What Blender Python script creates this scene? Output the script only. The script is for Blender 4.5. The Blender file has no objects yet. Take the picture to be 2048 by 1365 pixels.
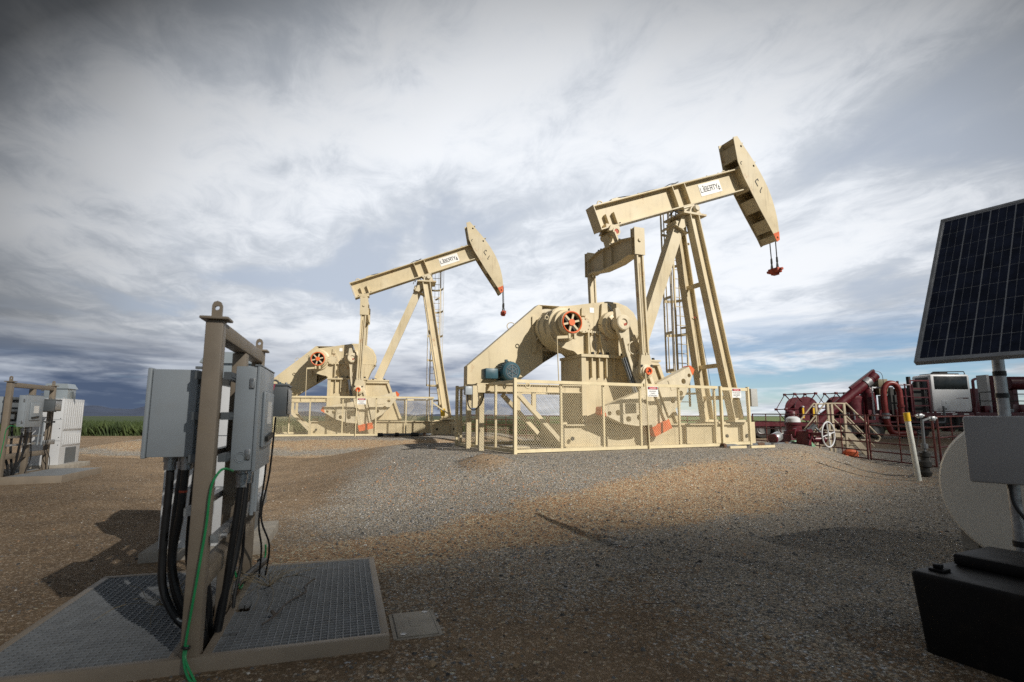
import bpy, bmesh, math, random
import numpy as np
from mathutils import Vector, Matrix, noise
from mathutils.geometry import tessellate_polygon
R = math.radians
random.seed(7)
rng = np.random.default_rng(11)
sc = bpy.context.scene
COL = sc.collection

# ------------------------------------------------------------------ camera, sky, sun, exposure
cam = bpy.data.cameras.new("camera")
cam.sensor_width = 36.0
cam.lens = 18.98
cam.clip_start = 0.05
cam.clip_end = 30000
cam.dof.use_dof = True
cam.dof.focus_distance = 14.0
cam.dof.aperture_fstop = 2.8
camo = bpy.data.objects.new("camera", cam)
camo.location = (0, 0, 1.33)
camo.rotation_euler = (R(90 + 7.907), 0, 0)
COL.objects.link(camo)
sc.camera = camo

SUN_EL, SUN_AZ = 33.0, 131.7          # azimuth clockwise from +Y
sv = Vector((math.sin(R(SUN_AZ)) * math.cos(R(SUN_EL)), math.cos(R(SUN_AZ)) * math.cos(R(SUN_EL)), math.sin(R(SUN_EL))))
sl = bpy.data.lights.new("sun", 'SUN')
sl.energy = 4.8
sl.angle = R(0.53)
sl.color = (1.0, 0.945, 0.86)
so = bpy.data.objects.new("sun", sl)
so.rotation_euler = (-sv).to_track_quat('-Z', 'Y').to_euler()
COL.objects.link(so)

sc.view_settings.view_transform = 'Standard'
sc.view_settings.look = 'None'
sc.view_settings.exposure = 0.0
sc.view_settings.gamma = 1.0
sc.render.engine = 'CYCLES'
sc.cycles.use_denoising = False
sc.cycles.use_adaptive_sampling = False
sc.cycles.use_light_tree = False
sc.cycles.sampling_pattern = 'BLUE_NOISE'
sc.cycles.sample_clamp_indirect = 4.0
sc.cycles.max_bounces = 6

world = bpy.data.worlds.new("World")
sc.world = world
world.use_nodes = True
world.cycles.sampling_method = 'NONE'
nt = world.node_tree
nt.nodes.clear()


class NT:
    """small helper to write shader node graphs"""
    def __init__(s, tree): s.t = tree
    def n(s, typ, **kw):
        nd = s.t.nodes.new(typ)
        for k, v in kw.items(): setattr(nd, k, v)
        return nd
    def put(s, sock, v):
        if isinstance(v, bpy.types.NodeSocket): s.t.links.new(v, sock)
        else:
            try: sock.default_value = v
            except Exception: sock.default_value = (*v, 1.0)
    def m(s, op, a, b=0.0, c=0.0, clamp=False):
        nd = s.n('ShaderNodeMath', operation=op); nd.use_clamp = clamp
        s.put(nd.inputs[0], a); s.put(nd.inputs[1], b)
        s.put(nd.inputs[2], c)
        return nd.outputs[0]
    def vm(s, op, a, b=(0, 0, 0)):
        nd = s.n('ShaderNodeVectorMath', operation=op)
        s.put(nd.inputs[0], a); s.put(nd.inputs[1], b)
        return nd.outputs['Value'] if op in ('DOT_PRODUCT', 'LENGTH') else nd.outputs[0]
    def comb(s, x, y, z):
        nd = s.n('ShaderNodeCombineXYZ')
        for i, v in enumerate((x, y, z)): s.put(nd.inputs[i], v)
        return nd.outputs[0]
    def sep(s, v):
        nd = s.n('ShaderNodeSeparateXYZ'); s.put(nd.inputs[0], v)
        return nd.outputs
    def noise(s, vec, scale, detail=4, rough=.5, dist=0.0):
        nd = s.n('ShaderNodeTexNoise')
        s.put(nd.inputs['Vector'], vec)
        nd.inputs['Scale'].default_value = scale; nd.inputs['Detail'].default_value = detail
        nd.inputs['Roughness'].default_value = rough; nd.inputs['Distortion'].default_value = dist
        return nd.outputs['Fac']
    def mr(s, v, a, b, c=0.0, d=1.0, smooth=True):
        nd = s.n('ShaderNodeMapRange')
        nd.interpolation_type = 'SMOOTHSTEP' if smooth else 'LINEAR'
        s.put(nd.inputs[0], v)
        for i, x in enumerate((a, b, c, d)): s.put(nd.inputs[1 + i], x)
        return nd.outputs[0]
    def mix(s, f, a, b, blend='MIX'):
        nd = s.n('ShaderNodeMix', data_type='RGBA'); nd.blend_type = blend
        s.put(nd.inputs[0], f)
        for i, v in ((6, a), (7, b)):
            if isinstance(v, bpy.types.NodeSocket): s.t.links.new(v, nd.inputs[i])
            else: nd.inputs[i].default_value = (*v[:3], 1.0)
        return nd.outputs[2]
    def ramp(s, v, stops):
        nd = s.n('ShaderNodeValToRGB'); s.put(nd.inputs[0], v)
        el = nd.color_ramp.elements
        while len(el) < len(stops): el.new(0.5)
        for e, (p, c) in zip(el, stops):
            e.position = p; e.color = (*c, 1.0)
        return nd.outputs[0]


def build_sky():
    g = NT(nt)
    STR = 0.1
    tc = g.n('ShaderNodeTexCoord').outputs['Generated']
    d = g.vm('NORMALIZE', tc)
    x, y, z = g.sep(d)
    sky = g.n('ShaderNodeTexSky', sky_type='NISHITA')
    sky.sun_disc = False
    sky.sun_elevation = R(SUN_EL); sky.sun_rotation = R(SUN_AZ)
    sky.altitude = 1500; sky.air_density = 1.0; sky.dust_density = 0.3; sky.ozone_density = 1.5
    zc = g.m('ADD', g.m('MAXIMUM', z, 0.0), 0.10)
    px = g.m('DIVIDE', x, zc); py = g.m('DIVIDE', y, zc)
    # layers of one high sheet of stratus drawn out along the wind
    wx = g.m('ADD', px, g.m('MULTIPLY', py, 0.20))
    pA = g.comb(g.m('MULTIPLY', wx, 0.85), g.m('MULTIPLY', py, 0.66), 3.1)
    nA = g.noise(pA, 1.5, 7, .52, .35)
    pB = g.comb(g.m('MULTIPLY', wx, 0.45), g.m('MULTIPLY', py, 0.30), 7.7)
    nB = g.noise(pB, 1.3, 4, .5, .2)
    pC = g.comb(g.m('MULTIPLY', wx, 2.4), g.m('MULTIPLY', py, 1.7), 1.3)
    nC = g.noise(pC, 2.4, 10, .66, .6)
    # lens corner falloff put into the sheet's colour: bright ahead, dimmer overhead and aside
    az = g.m('ARCTAN2', x, y)
    qa = g.m('DIVIDE', g.m('SUBTRACT', az, 0.10), 0.95); qz = g.m('DIVIDE', g.m('SUBTRACT', z, 0.22), 0.50)
    q = g.m('ADD', g.m('MULTIPLY', qa, qa), g.m('MULTIPLY', qz, qz))
    q = g.m('ADD', q, g.m('MULTIPLY', g.m('SUBTRACT', nB, 0.5), 0.55))
    br = g.ramp(g.m('MULTIPLY', q, 0.667), [(0.0, (.93,) * 3), (0.17, (.88,) * 3), (0.32, (.72,) * 3), (0.41, (.58,) * 3), (0.51, (.44,) * 3), (0.62, (.26,) * 3), (0.74, (.085,) * 3), (0.9, (.045,) * 3)])
    bd = q
    tex = g.m('ADD', g.m('MULTIPLY', nA, 0.68), g.m('MULTIPLY', nC, 0.32))
    t = g.mr(tex, 0.36, 0.62)
    cc = g.mix(t, (0.885, 0.935, 1.03), (1.0, 1.0, 1.025))
    lum = g.mr(t, 0.0, 1.0, 0.76, 1.06)
    cc = g.mix(1.0, cc, g.comb(lum, lum, lum), 'MULTIPLY')
    cc = g.mix(1.0, cc, br, 'MULTIPLY')
    cc = g.mix(1.0, cc, (.97, 1.0, 1.018), 'MULTIPLY')
    # low banks of cloud along the horizon
    pL = g.comb(g.m('MULTIPLY', az, 3.2), g.m('MULTIPLY', z, 20.0), 2.0)
    nL = g.noise(pL, 1.25, 8, .58, .35)
    pL2 = g.comb(g.m('MULTIPLY', az, 2.2), g.m('MULTIPLY', z, 26.0), 9.0)
    nL2 = g.noise(pL2, 1.6, 7, .55, .5)
    left = g.mr(az, 0.22, -0.62)
    dark = g.mix(g.mr(nL, 0.36, 0.60), (0.17, 0.23, 0.36), (0.76, 0.79, 0.85))
    dark2 = g.mix(g.mr(nL, 0.42, 0.70), (0.080, 0.112, 0.185), (0.40, 0.45, 0.54))
    bank = g.mix(left, dark, dark2)
    low = g.m('MULTIPLY', g.mr(g.m('ADD', z, g.m('MULTIPLY', g.m('SUBTRACT', nL2, .5), .10)), 0.165, 0.055), g.mr(az, 0.20, -0.10))
    cc = g.mix(low, cc, bank)
    strip = g.m('MULTIPLY', g.m('MULTIPLY', g.mr(g.m('ABSOLUTE', g.m('SUBTRACT', z, g.m('ADD', .072, g.m('MULTIPLY', g.m('SUBTRACT', nL2, .5), .05)))), .018, .004), g.mr(az, -.15, -.4)), g.mr(nL, .40, .55, .1, .55))
    cc = g.mix(strip, cc, (.62, .66, .72))
    # blue gap low on the right, streaked with thin cloud
    gap = g.m('MULTIPLY', g.mr(g.m('ADD', z, g.m('MULTIPLY', g.m('SUBTRACT', nL2, .5), .09)), 0.20, 0.075), g.mr(az, 0.05, 0.40))
    gap = g.m('MULTIPLY', gap, g.mr(nL, 0.62, 0.42))
    gap = g.m('MULTIPLY', gap, 0.92)
    blue_up = g.m('MULTIPLY', g.mr(nA, 0.44, 0.33), g.mr(q, 0.95, 0.35))
    gap = g.m('MAXIMUM', gap, g.m('MULTIPLY', blue_up, 0.16))
    
    cc = g.mix(g.mr(y, -0.02, -0.4), cc, (.20, .215, .24))            # thin even cloud behind
    cl = g.mix(1.0, cc, (1 / STR,) * 3, 'MULTIPLY')
    skc = g.mix(1.0, sky.outputs[0], (0.75, 0.90, 1.05), 'MULTIPLY')
    col = g.mix(gap, cl, skc)
    bg = g.n('ShaderNodeBackground')
    g.put(bg.inputs[0], col); bg.inputs[1].default_value = STR
    out = g.n('ShaderNodeOutputWorld')
    nt.links.new(bg.outputs[0], out.inputs[0])
build_sky()

# ------------------------------------------------------------------ materials
MATS = {}
def mat(name, col, rough=.5, metal=0.0, var=.10, scale=3.0, bump=0.0, bscale=80.0, rust=0.0, dust=0.0, spec=.5, streak=0.0):
    if name in MATS: return MATS[name]
    m = bpy.data.materials.new(name); m.use_nodes = True
    t = m.node_tree; b = t.nodes['Principled BSDF']; g = NT(t)
    tc = g.n('ShaderNodeTexCoord').outputs['Object']
    n1 = g.noise(tc, scale, 6, .6)
    lo = tuple(c * (1 - var) for c in col); hi = tuple(min(1, c * (1 + var)) for c in col)
    c = g.mix(g.mr(n1, .3, .7), lo, hi)
    if dust > 0:
        n2 = g.noise(tc, scale * 3.1, 4, .55)
        c = g.mix(g.mr(n2, .5, .8, 0, dust), c, (.30, .23, .15))
    if streak > 0:
        mp = g.n('ShaderNodeMapping'); g.put(mp.inputs[0], tc); mp.inputs['Scale'].default_value = (9, 9, .55)
        n5 = g.noise(mp.outputs[0], 1.0, 5, .6)
        c = g.mix(g.mr(n5, .54, .74, 0, streak), c, (.20, .15, .085))
        n6 = g.noise(tc, .9, 3, .5)
        c = g.mix(g.mr(n6, .42, .68, 0, .22), c, (.74, .69, .56))
    if rust > 0:
        n3 = g.noise(tc, 1.7, 7, .62)
        n4 = g.noise(tc, 26, 4, .6)
        f = g.m('MULTIPLY', g.mr(n3, .62, .72, 0, 1), g.mr(n4, .40, .62, 0, rust))
        c = g.mix(f, c, (.33, .13, .03))
    g.put(b.inputs['Base Color'], c)
    g.put(b.inputs['Roughness'], g.mr(n1, .25, .75, max(.02, rough - .08), min(1, rough + .08)))
    b.inputs['Metallic'].default_value = metal
    b.inputs['Specular IOR Level'].default_value = spec
    if bump > 0:
        bn = g.n('ShaderNodeBump'); bn.inputs['Strength'].default_value = bump; bn.inputs['Distance'].default_value = .01
        g.put(bn.inputs['Height'], g.noise(tc, bscale, 4, .6)); g.put(b.inputs['Normal'], bn.outputs[0])
    MATS[name] = m
    return m

BEIGE = mat('beige_paint', (.60, .505, .325), .45, var=.07, scale=1.2, rust=.9, dust=.24, streak=.38)
BEIGE2 = mat('beige_paint_weathered', (.63, .55, .39), .5, streak=.35, var=.12, scale=3, rust=.5, dust=.32)
FENCEM = mat('cream_paint', (.68, .58, .37), .5, var=.08, scale=2, rust=.6, dust=.2)
MESHM = mat('pale_cream_mesh', (.62, .53, .35), .55, var=.05, scale=2)
ORANGE = mat('orange_paint', (.70, .13, .03), .5, var=.18, scale=5, dust=.25)
DARK = mat('dark_steel', (.025, .024, .022), .6, var=.3, scale=6)
BLACK = mat('black_rubber', (.011, .011, .012), .45, var=.2, scale=9)
STEEL = mat('grey_steel', (.16, .17, .18), .5, .3, var=.2, scale=5)
GALV = mat('galvanised_steel', (.42, .43, .44), .42, .75, var=.25, scale=18)
TEAL = mat('teal_motor_paint', (.028, .082, .108), .4, var=.15, scale=4, dust=.15)
TAUPE = mat('taupe_paint', (.255, .210, .160), .55, var=.10, scale=4, bump=.04, bscale=60, dust=.35)
GREYP = mat('grey_enamel', (.33, .37, .405), .42, var=.05, scale=3, bump=.02, bscale=140, dust=.12)
GREYD = mat('dark_grey_enamel', (.115, .130, .142), .45, var=.06, scale=3, dust=.12)
WHITE = mat('white_enamel', (.64, .655, .67), .4, var=.04, scale=2, dust=.10)
SIGNW = mat('white_sign', (.84, .84, .82), .45, var=.03)
SIGNR = mat('red_sign', (.62, .05, .06), .45, var=.05)
INK = mat('black_ink', (.018, .018, .02), .5, var=.1)
GREEN = mat('green_wire', (.02, .30, .10), .4, var=.12, scale=8)
CONC = mat('concrete', (.36, .33, .28), .85, var=.16, scale=7, bump=.25, bscale=70, dust=.4)
RED = mat('maroon_paint', (.085, .006, .013), .4, var=.2, scale=3, dust=.2)
REDP = mat('red_pipe_paint', (.17, .016, .014), .42, var=.2, scale=4, dust=.25)
RAILM = mat('oxide_red_rail', (.115, .022, .018), .6, var=.3, scale=8, dust=.25)
CARR = mat('red_oxide_iron', (.40, .065, .03), .6, var=.3, scale=9)
YELL = mat('yellow_plastic', (.75, .47, .02), .45, var=.08)
RUSTY = mat('rusty_iron', (.105, .058, .035), .75, .2, var=.4, scale=12, bump=.2)
GLASS = mat('dark_glass', (.012, .016, .018), .30, var=.1)
GRN = mat('pale_green_paint', (.22, .42, .26), .5, var=.15, scale=5, dust=.3)
PLAST = mat('black_plastic', (.006, .006, .0065), .55, var=.25, scale=4, bump=.05, bscale=30, dust=.03, spec=.25)
TANKM = mat('white_tank_plastic', (.90, .85, .74), .4, var=.04, scale=2, dust=.05)
BOXG = mat('light_grey_plastic', (.42, .42, .42), .45, var=.03)
ALU = mat('aluminium', (.62, .63, .64), .35, .8, var=.08, scale=8)
CELL = mat('solar_cell', (.014, .020, .042), .22, var=.35, scale=9)
TYRE = mat('tyre_rubber', (.02, .019, .018), .8, var=.3, scale=8, dust=.5)
DRYW = mat('dry_stem', (.30, .24, .15), .8, var=.3, scale=20)
PINK = mat('pink_tape', (.55, .10, .16), .5)
STONE = mat('tan_stone', (.33, .24, .15), .85, var=.3, scale=30, bump=.3)

# ------------------------------------------------------------------ mesh builder
def V3(p): return Vector(p)

class MB:
    def __init__(s): s.v = []; s.f = []; s.mi = []; s.cur = 0
    def add(s, vs, fs):
        n = len(s.v)
        s.v += [tuple(p) for p in vs]
        s.f += [tuple(i + n for i in f) for f in fs]
        s.mi += [s.cur] * (len(s.f) - len(s.mi))
        return s
    def use(s, i): s.cur = i; return s
    def hexa(s, p):
        return s.add(p, [(0, 3, 2, 1), (4, 5, 6, 7), (0, 1, 5, 4), (1, 2, 6, 5), (2, 3, 7, 6), (3, 0, 4, 7)])
    def box(s, x0, x1, y0, y1, z0, z1, b=0.0):
        if b <= 0:
            return s.hexa([(x0, y0, z0), (x1, y0, z0), (x1, y1, z0), (x0, y1, z0), (x0, y0, z1), (x1, y0, z1), (x1, y1, z1), (x0, y1, z1)])
        bm = bmesh.new()
        bmesh.ops.create_cube(bm, size=1)
        for v in bm.verts:
            v.co = Vector(((x0 + x1) / 2 + v.co.x * (x1 - x0), (y0 + y1) / 2 + v.co.y * (y1 - y0), (z0 + z1) / 2 + v.co.z * (z1 - z0)))
        bmesh.ops.bevel(bm, geom=bm.edges[:], offset=b, segments=2, affect='EDGES', profile=.5)
        s.frombm(bm)
        return s
    def frombm(s, bm):
        bm.verts.index_update()
        s.add([v.co for v in bm.verts], [[v.index for v in f.verts] for f in bm.faces])
        bm.free()
    def bar(s, p, q, w, h, up=(0, 0, 1)):
        p, q, up = V3(p), V3(q), V3(up)
        d = (q - p).normalized()
        a = d.cross(up)
        if a.length < 1e-5: a = d.cross(Vector((1, 0, 0)))
        a.normalize(); u = a.cross(d).normalized()
        a *= w / 2; u *= h / 2
        return s.hexa([p - a - u, p + a - u, p + a + u, p - a + u, q - a - u, q + a - u, q + a + u, q - a + u])
    def ibeam(s, p, q, fw, dep, tf, tw, up=(0, 0, 1)):
        p, q, up = V3(p), V3(q), V3(up)
        d = (q - p).normalized(); a = d.cross(up).normalized(); u = a.cross(d).normalized()
        o = u * (dep / 2 - tf / 2)
        s.bar(p + o, q + o, fw, tf, u); s.bar(p - o, q - o, fw, tf, u)
        return s.bar(p, q, tw, dep - 2 * tf - .002, u)
    def cyl(s, p, q, r, r2=None, n=20, cap=True):
        p, q = V3(p), V3(q); r2 = r if r2 is None else r2
        d = (q - p).normalized()
        a = d.orthogonal().normalized(); b = d.cross(a)
        vs = []
        for c, rr in ((p, r), (q, r2)):
            for i in range(n):
                t = 2 * math.pi * i / n
                vs.append(c + (a * math.cos(t) + b * math.sin(t)) * rr)
        fs = [(i, (i + 1) % n, n + (i + 1) % n, n + i) for i in range(n)]
        if cap: fs += [tuple(range(n - 1, -1, -1)), tuple(range(n, 2 * n))]
        return s.add(vs, fs)
    def lathe(s, prof, p, axis, n=28, a0=None):
        """prof: list of (radius, distance along the axis)"""
        p, d = V3(p), V3(axis).normalized()
        a = d.orthogonal().normalized(); b = d.cross(a)
        vs = []; fs = []
        for r, h in prof:
            for i in range(n):
                t = 2 * math.pi * i / n
                vs.append(p + d * h + (a * math.cos(t) + b * math.sin(t)) * max(r, 1e-4))
        for k in range(len(prof) - 1):
            for i in range(n):
                j = (i + 1) % n
                fs.append((k * n + i, k * n + j, (k + 1) * n + j, (k + 1) * n + i))
        return s.add(vs, fs)
    def tube(s, pts, r, n=8, cap=True):
        pts = [V3(p) for p in pts]
        m = len(pts); vs = []; fs = []
        prev = None
        for i, p in enumerate(pts):
            d = (pts[min(i + 1, m - 1)] - pts[max(i - 1, 0)]).normalized()
            a = d.orthogonal().normalized() if prev is None else (prev - d * prev.dot(d)).normalized()
            prev = a; b = d.cross(a)
            rr = r[i] if isinstance(r, (list, tuple)) else r
            for k in range(n):
                t = 2 * math.pi * k / n
                vs.append(p + (a * math.cos(t) + b * math.sin(t)) * rr)
        for i in range(m - 1):
            for k in range(n):
                j = (k + 1) % n
                fs.append((i * n + k, i * n + j, (i + 1) * n + j, (i + 1) * n + k))
        if cap: fs += [tuple(range(n - 1, -1, -1)), tuple(range((m - 1) * n, m * n))]
        return s.add(vs, fs)
    def torus(s, c, axis, RR, r, n=32, m=8, a0=0, a1=360):
        c, d = V3(c), V3(axis).normalized()
        a = d.orthogonal().normalized(); b = d.cross(a)
        full = abs(a1 - a0) >= 360
        pts = [c + (a * math.cos(R(a0 + (a1 - a0) * i / n)) + b * math.sin(R(a0 + (a1 - a0) * i / n))) * RR for i in range(n + (0 if full else 1))]
        if full:
            vs = []; fs = []
            for i, p in enumerate(pts):
                o = (p - c).normalized()
                for k in range(m):
                    t = 2 * math.pi * k / m
                    vs.append(p + (o * math.cos(t) + d * math.sin(t)) * r)
            for i in range(n):
                for k in range(m):
                    fs.append((i * m + k, i * m + (k + 1) % m, ((i + 1) % n) * m + (k + 1) % m, ((i + 1) % n) * m + k))
            return s.add(vs, fs)
        return s.tube(pts, r, m)
    def sheet(s, poly, f0, f1, holes=()):
        """flat polygon (2d) with holes given thickness; f0, f1 map 2d to 3d on its two faces"""
        loops = [list(poly)] + [list(h) for h in holes]
        tri = tessellate_polygon([[Vector((p[0], p[1], 0)) for p in lp] for lp in loops])
        flat = [p for lp in loops for p in lp]; n = len(flat)
        vs = [f0(p) for p in flat] + [f1(p) for p in flat]
        fs = []
        for t in tri:
            fs.append(tuple(t)); fs.append(tuple(i + n for i in reversed(t)))
        base = 0
        for lp in loops:
            k = len(lp)
            for i in range(k):
                j = (i + 1) % k
                fs.append((base + i, base + j, n + base + j, n + base + i))
            base += k
        return s.add(vs, fs)
    def xz(s, poly, y0, y1, holes=()):
        return s.sheet(poly, lambda p: (p[0], y0, p[1]), lambda p: (p[0], y1, p[1]), holes)
    def yz(s, poly, x0, x1, holes=()):
        return s.sheet(poly, lambda p: (x0, p[0], p[1]), lambda p: (x1, p[0], p[1]), holes)
    def xy(s, poly, z0, z1, holes=()):
        return s.sheet(poly, lambda p: (p[0], p[1], z0), lambda p: (p[0], p[1], z1), holes)
    def build(s, name, m, parent=None, smooth=True, normals=True):
        me = bpy.data.meshes.new(name)
        me.from_pydata(s.v, [], s.f)
        if normals:
            bm = bmesh.new(); bm.from_mesh(me)
            bmesh.ops.recalc_face_normals(bm, faces=bm.faces)
            bm.to_mesh(me); bm.free()
        for x in (m if isinstance(m, (list, tuple)) else [m]): me.materials.append(x)
        if s.cur or any(s.mi):
            s.mi += [s.cur] * (len(s.f) - len(s.mi))
            me.polygons.foreach_set('material_index', s.mi)
        if smooth:
            me.polygons.foreach_set('use_smooth', [True] * len(me.polygons))
            me.set_sharp_from_angle(angle=R(32))
        o = bpy.data.objects.new(name, me)
        COL.objects.link(o)
        if parent is not None: o.parent = parent
        return o

def circ(cx, cy, r, n=16): return [(cx + r * math.cos(2 * math.pi * i / n), cy + r * math.sin(2 * math.pi * i / n)) for i in range(n)]
def smoothstep(a, b, x):
    t = max(0.0, min(1.0, (x - a) / (b - a))); return t * t * (3 - 2 * t)
def spline(pts, n=8):
    pts = [V3(p) for p in pts]; out = []
    P = [pts[0]] + pts + [pts[-1]]
    for i in range(1, len(P) - 2):
        a, b, c, d = P[i - 1], P[i], P[i + 1], P[i + 2]
        for k in range(n):
            t = k / n
            out.append(.5 * ((2 * b) + (c - a) * t + (2 * a - 5 * b + 4 * c - d) * t * t + (3 * b - a - 3 * c + d) * t ** 3))
    out.append(pts[-1]); return out

def tag(o, label=None, cat=None, group=None, kind=None):
    if label: o['label'] = label
    if cat: o['category'] = cat
    if group: o['group'] = group
    if kind: o['kind'] = kind
    return o
def thing(name, label, cat, loc=(0, 0, 0), rz=0.0, group=None):
    o = bpy.data.objects.new(name, None)
    o.empty_display_size = .2
    o.location = loc; o.rotation_euler = (0, 0, rz)
    COL.objects.link(o)
    return tag(o, label, cat, group)
def copy_tree(o, parent=None):
    c = o.copy(); COL.objects.link(c)
    if parent is not None: c.parent = parent
    for ch in list(o.children): copy_tree(ch, c)
    return c

def lettering(text, m, parent, origin, ax, ay, height, width=None, align='CENTER', off=0.002, name='lettering', bold=0.0):
    """flat raised letters: origin is the middle of the line, ax its reading direction, ay up"""
    cu = bpy.data.curves.new(name, 'FONT')
    cu.body = text; cu.size = 1.0; cu.align_x = 'CENTER'; cu.align_y = 'CENTER'; cu.extrude = 0.0; cu.offset = bold
    cu.resolution_u = 3
    tmp = bpy.data.objects.new('tmp_text', cu); COL.objects.link(tmp)
    bpy.context.view_layer.update()
    dg = bpy.context.evaluated_depsgraph_get()
    me = bpy.data.meshes.new_from_object(tmp.evaluated_get(dg))
    bpy.data.objects.remove(tmp); bpy.data.curves.remove(cu)
    co = np.zeros(len(me.vertices) * 3); me.vertices.foreach_get('co', co); co = co.reshape(-1, 3)
    lo, hi = co.min(0), co.max(0)
    sy = height / (hi[1] - lo[1]); sx = sy if width is None else width / (hi[0] - lo[0])
    ax, ay = V3(ax).normalized(), V3(ay).normalized(); az = ax.cross(ay)
    mid = (lo + hi) / 2
    for v, c in zip(me.vertices, co):
        v.co = V3(origin) + ax * (c[0] - mid[0]) * sx + ay * (c[1] - mid[1]) * sy + az * off
    me.materials.clear(); me.materials.append(m)
    o = bpy.data.objects.new(name, me); COL.objects.link(o)
    if parent is not None: o.parent = parent
    return o

# ------------------------------------------------------------------ ground
def pdist(px, py, poly):
    """distance outside a convex polygon (0 inside)"""
    inside = True; best = 1e9; n = len(poly)
    for i in range(n):
        ax, ay = poly[i]; bx, by = poly[(i + 1) % n]
        ex, ey = bx - ax, by - ay
        if ex * (py - ay) - ey * (px - ax) < 0: inside = False
        t = max(0, min(1, ((px - ax) * ex + (py - ay) * ey) / (ex * ex + ey * ey)))
        best = min(best, math.hypot(px - ax - t * ex, py - ay - t * ey))
    return 0.0 if inside else best

PAD = 0.52
PAD1 = [(-2.3, 15.8), (-.35, 10.95), (6.7, 14.2), (8.0, 16.4), (7.4, 18.6), (3.0, 20.0)]
PAD2 = [(-13.0, 20.6), (-9.6, 19.9), (-2.4, 21.6), (-1.6, 27.0), (-4, 29.0), (-12.5, 27.0)]

def ground_h(x, y, fine=True):
    d1 = pdist(x, y, PAD1); d2 = pdist(x, y, PAD2)
    wob = noise.noise(Vector((x * .35, y * .35, 1.7))) * .5
    # near pad falls gently towards the camera, more steeply to the right
    w1 = 4.6 - 1.8 * smoothstep(5, 8, x)
    h1 = PAD * (1 - smoothstep(0.25, w1 + wob, d1))
    h2 = PAD * (1 - smoothstep(0.3, 4.2 + wob, d2))
    h = max(h1, h2) + .25 * min(h1, h2) * (1 - max(h1, h2) / PAD)
    far_l = .10 * smoothstep(-4, -8, x) * smoothstep(6.5, 9, y) * (1 - smoothstep(20, 30, y))
    h = max(h, far_l)
    flat = smoothstep(0.25, 1.2, min(d1, d2))
    if fine:
        r = math.hypot(x, y)
        k = 1 - smoothstep(30, 60, r)
        if k > 0:
            k *= smoothstep(1.7, 3.2, math.hypot(x + 1.85, y - 3.85)) * smoothstep(.3, 1.2, math.hypot(x - 2.6, y - 3.2))
            h += .042 * (1 - smoothstep(1.5, 2.6, math.hypot(x + 1.85, y - 3.85)))
            h += k * (.35 + .65 * flat) * (.05 * noise.noise(Vector((x * .22, y * .22, 5))) + .025 * noise.noise(Vector((x * .9, y * .9, 9))) + .010 * noise.noise(Vector((x * 3.1, y * 3.1, 2))))
        # wheel ruts across the dirt on the left
        if -14 < x < .5:
            for c_, sl_ in ((6.55, .10), (8.25, .10), (7.1, -.05), (8.8, -.05)):
                e_ = (y - c_ - sl_ * (x + 3)) / .24
                h += (-.022 * math.exp(-e_ * e_) + .014 * math.exp(-(abs(e_) - 1.7) ** 2 * 2)) * smoothstep(.5, -2, x) * (1 - smoothstep(-3.5, -1.6, -math.hypot(x + 1.85, y - 3.85) - .2) * 1)
        # little heap of fines in front of the fence
        h += .17 * math.exp(-((x + .48) ** 2 / .22 + (y - 9.9) ** 2 / .30))
    return h

def axis(lo, hi, s0, g, c=0.0):
    out = [c]; x = c; s = s0
    while x < hi: x += s; s *= g; out.append(x)
    x = c; s = s0; neg = []
    while x > lo: x -= s; s *= g; neg.append(x)
    return neg[::-1] + out

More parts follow.
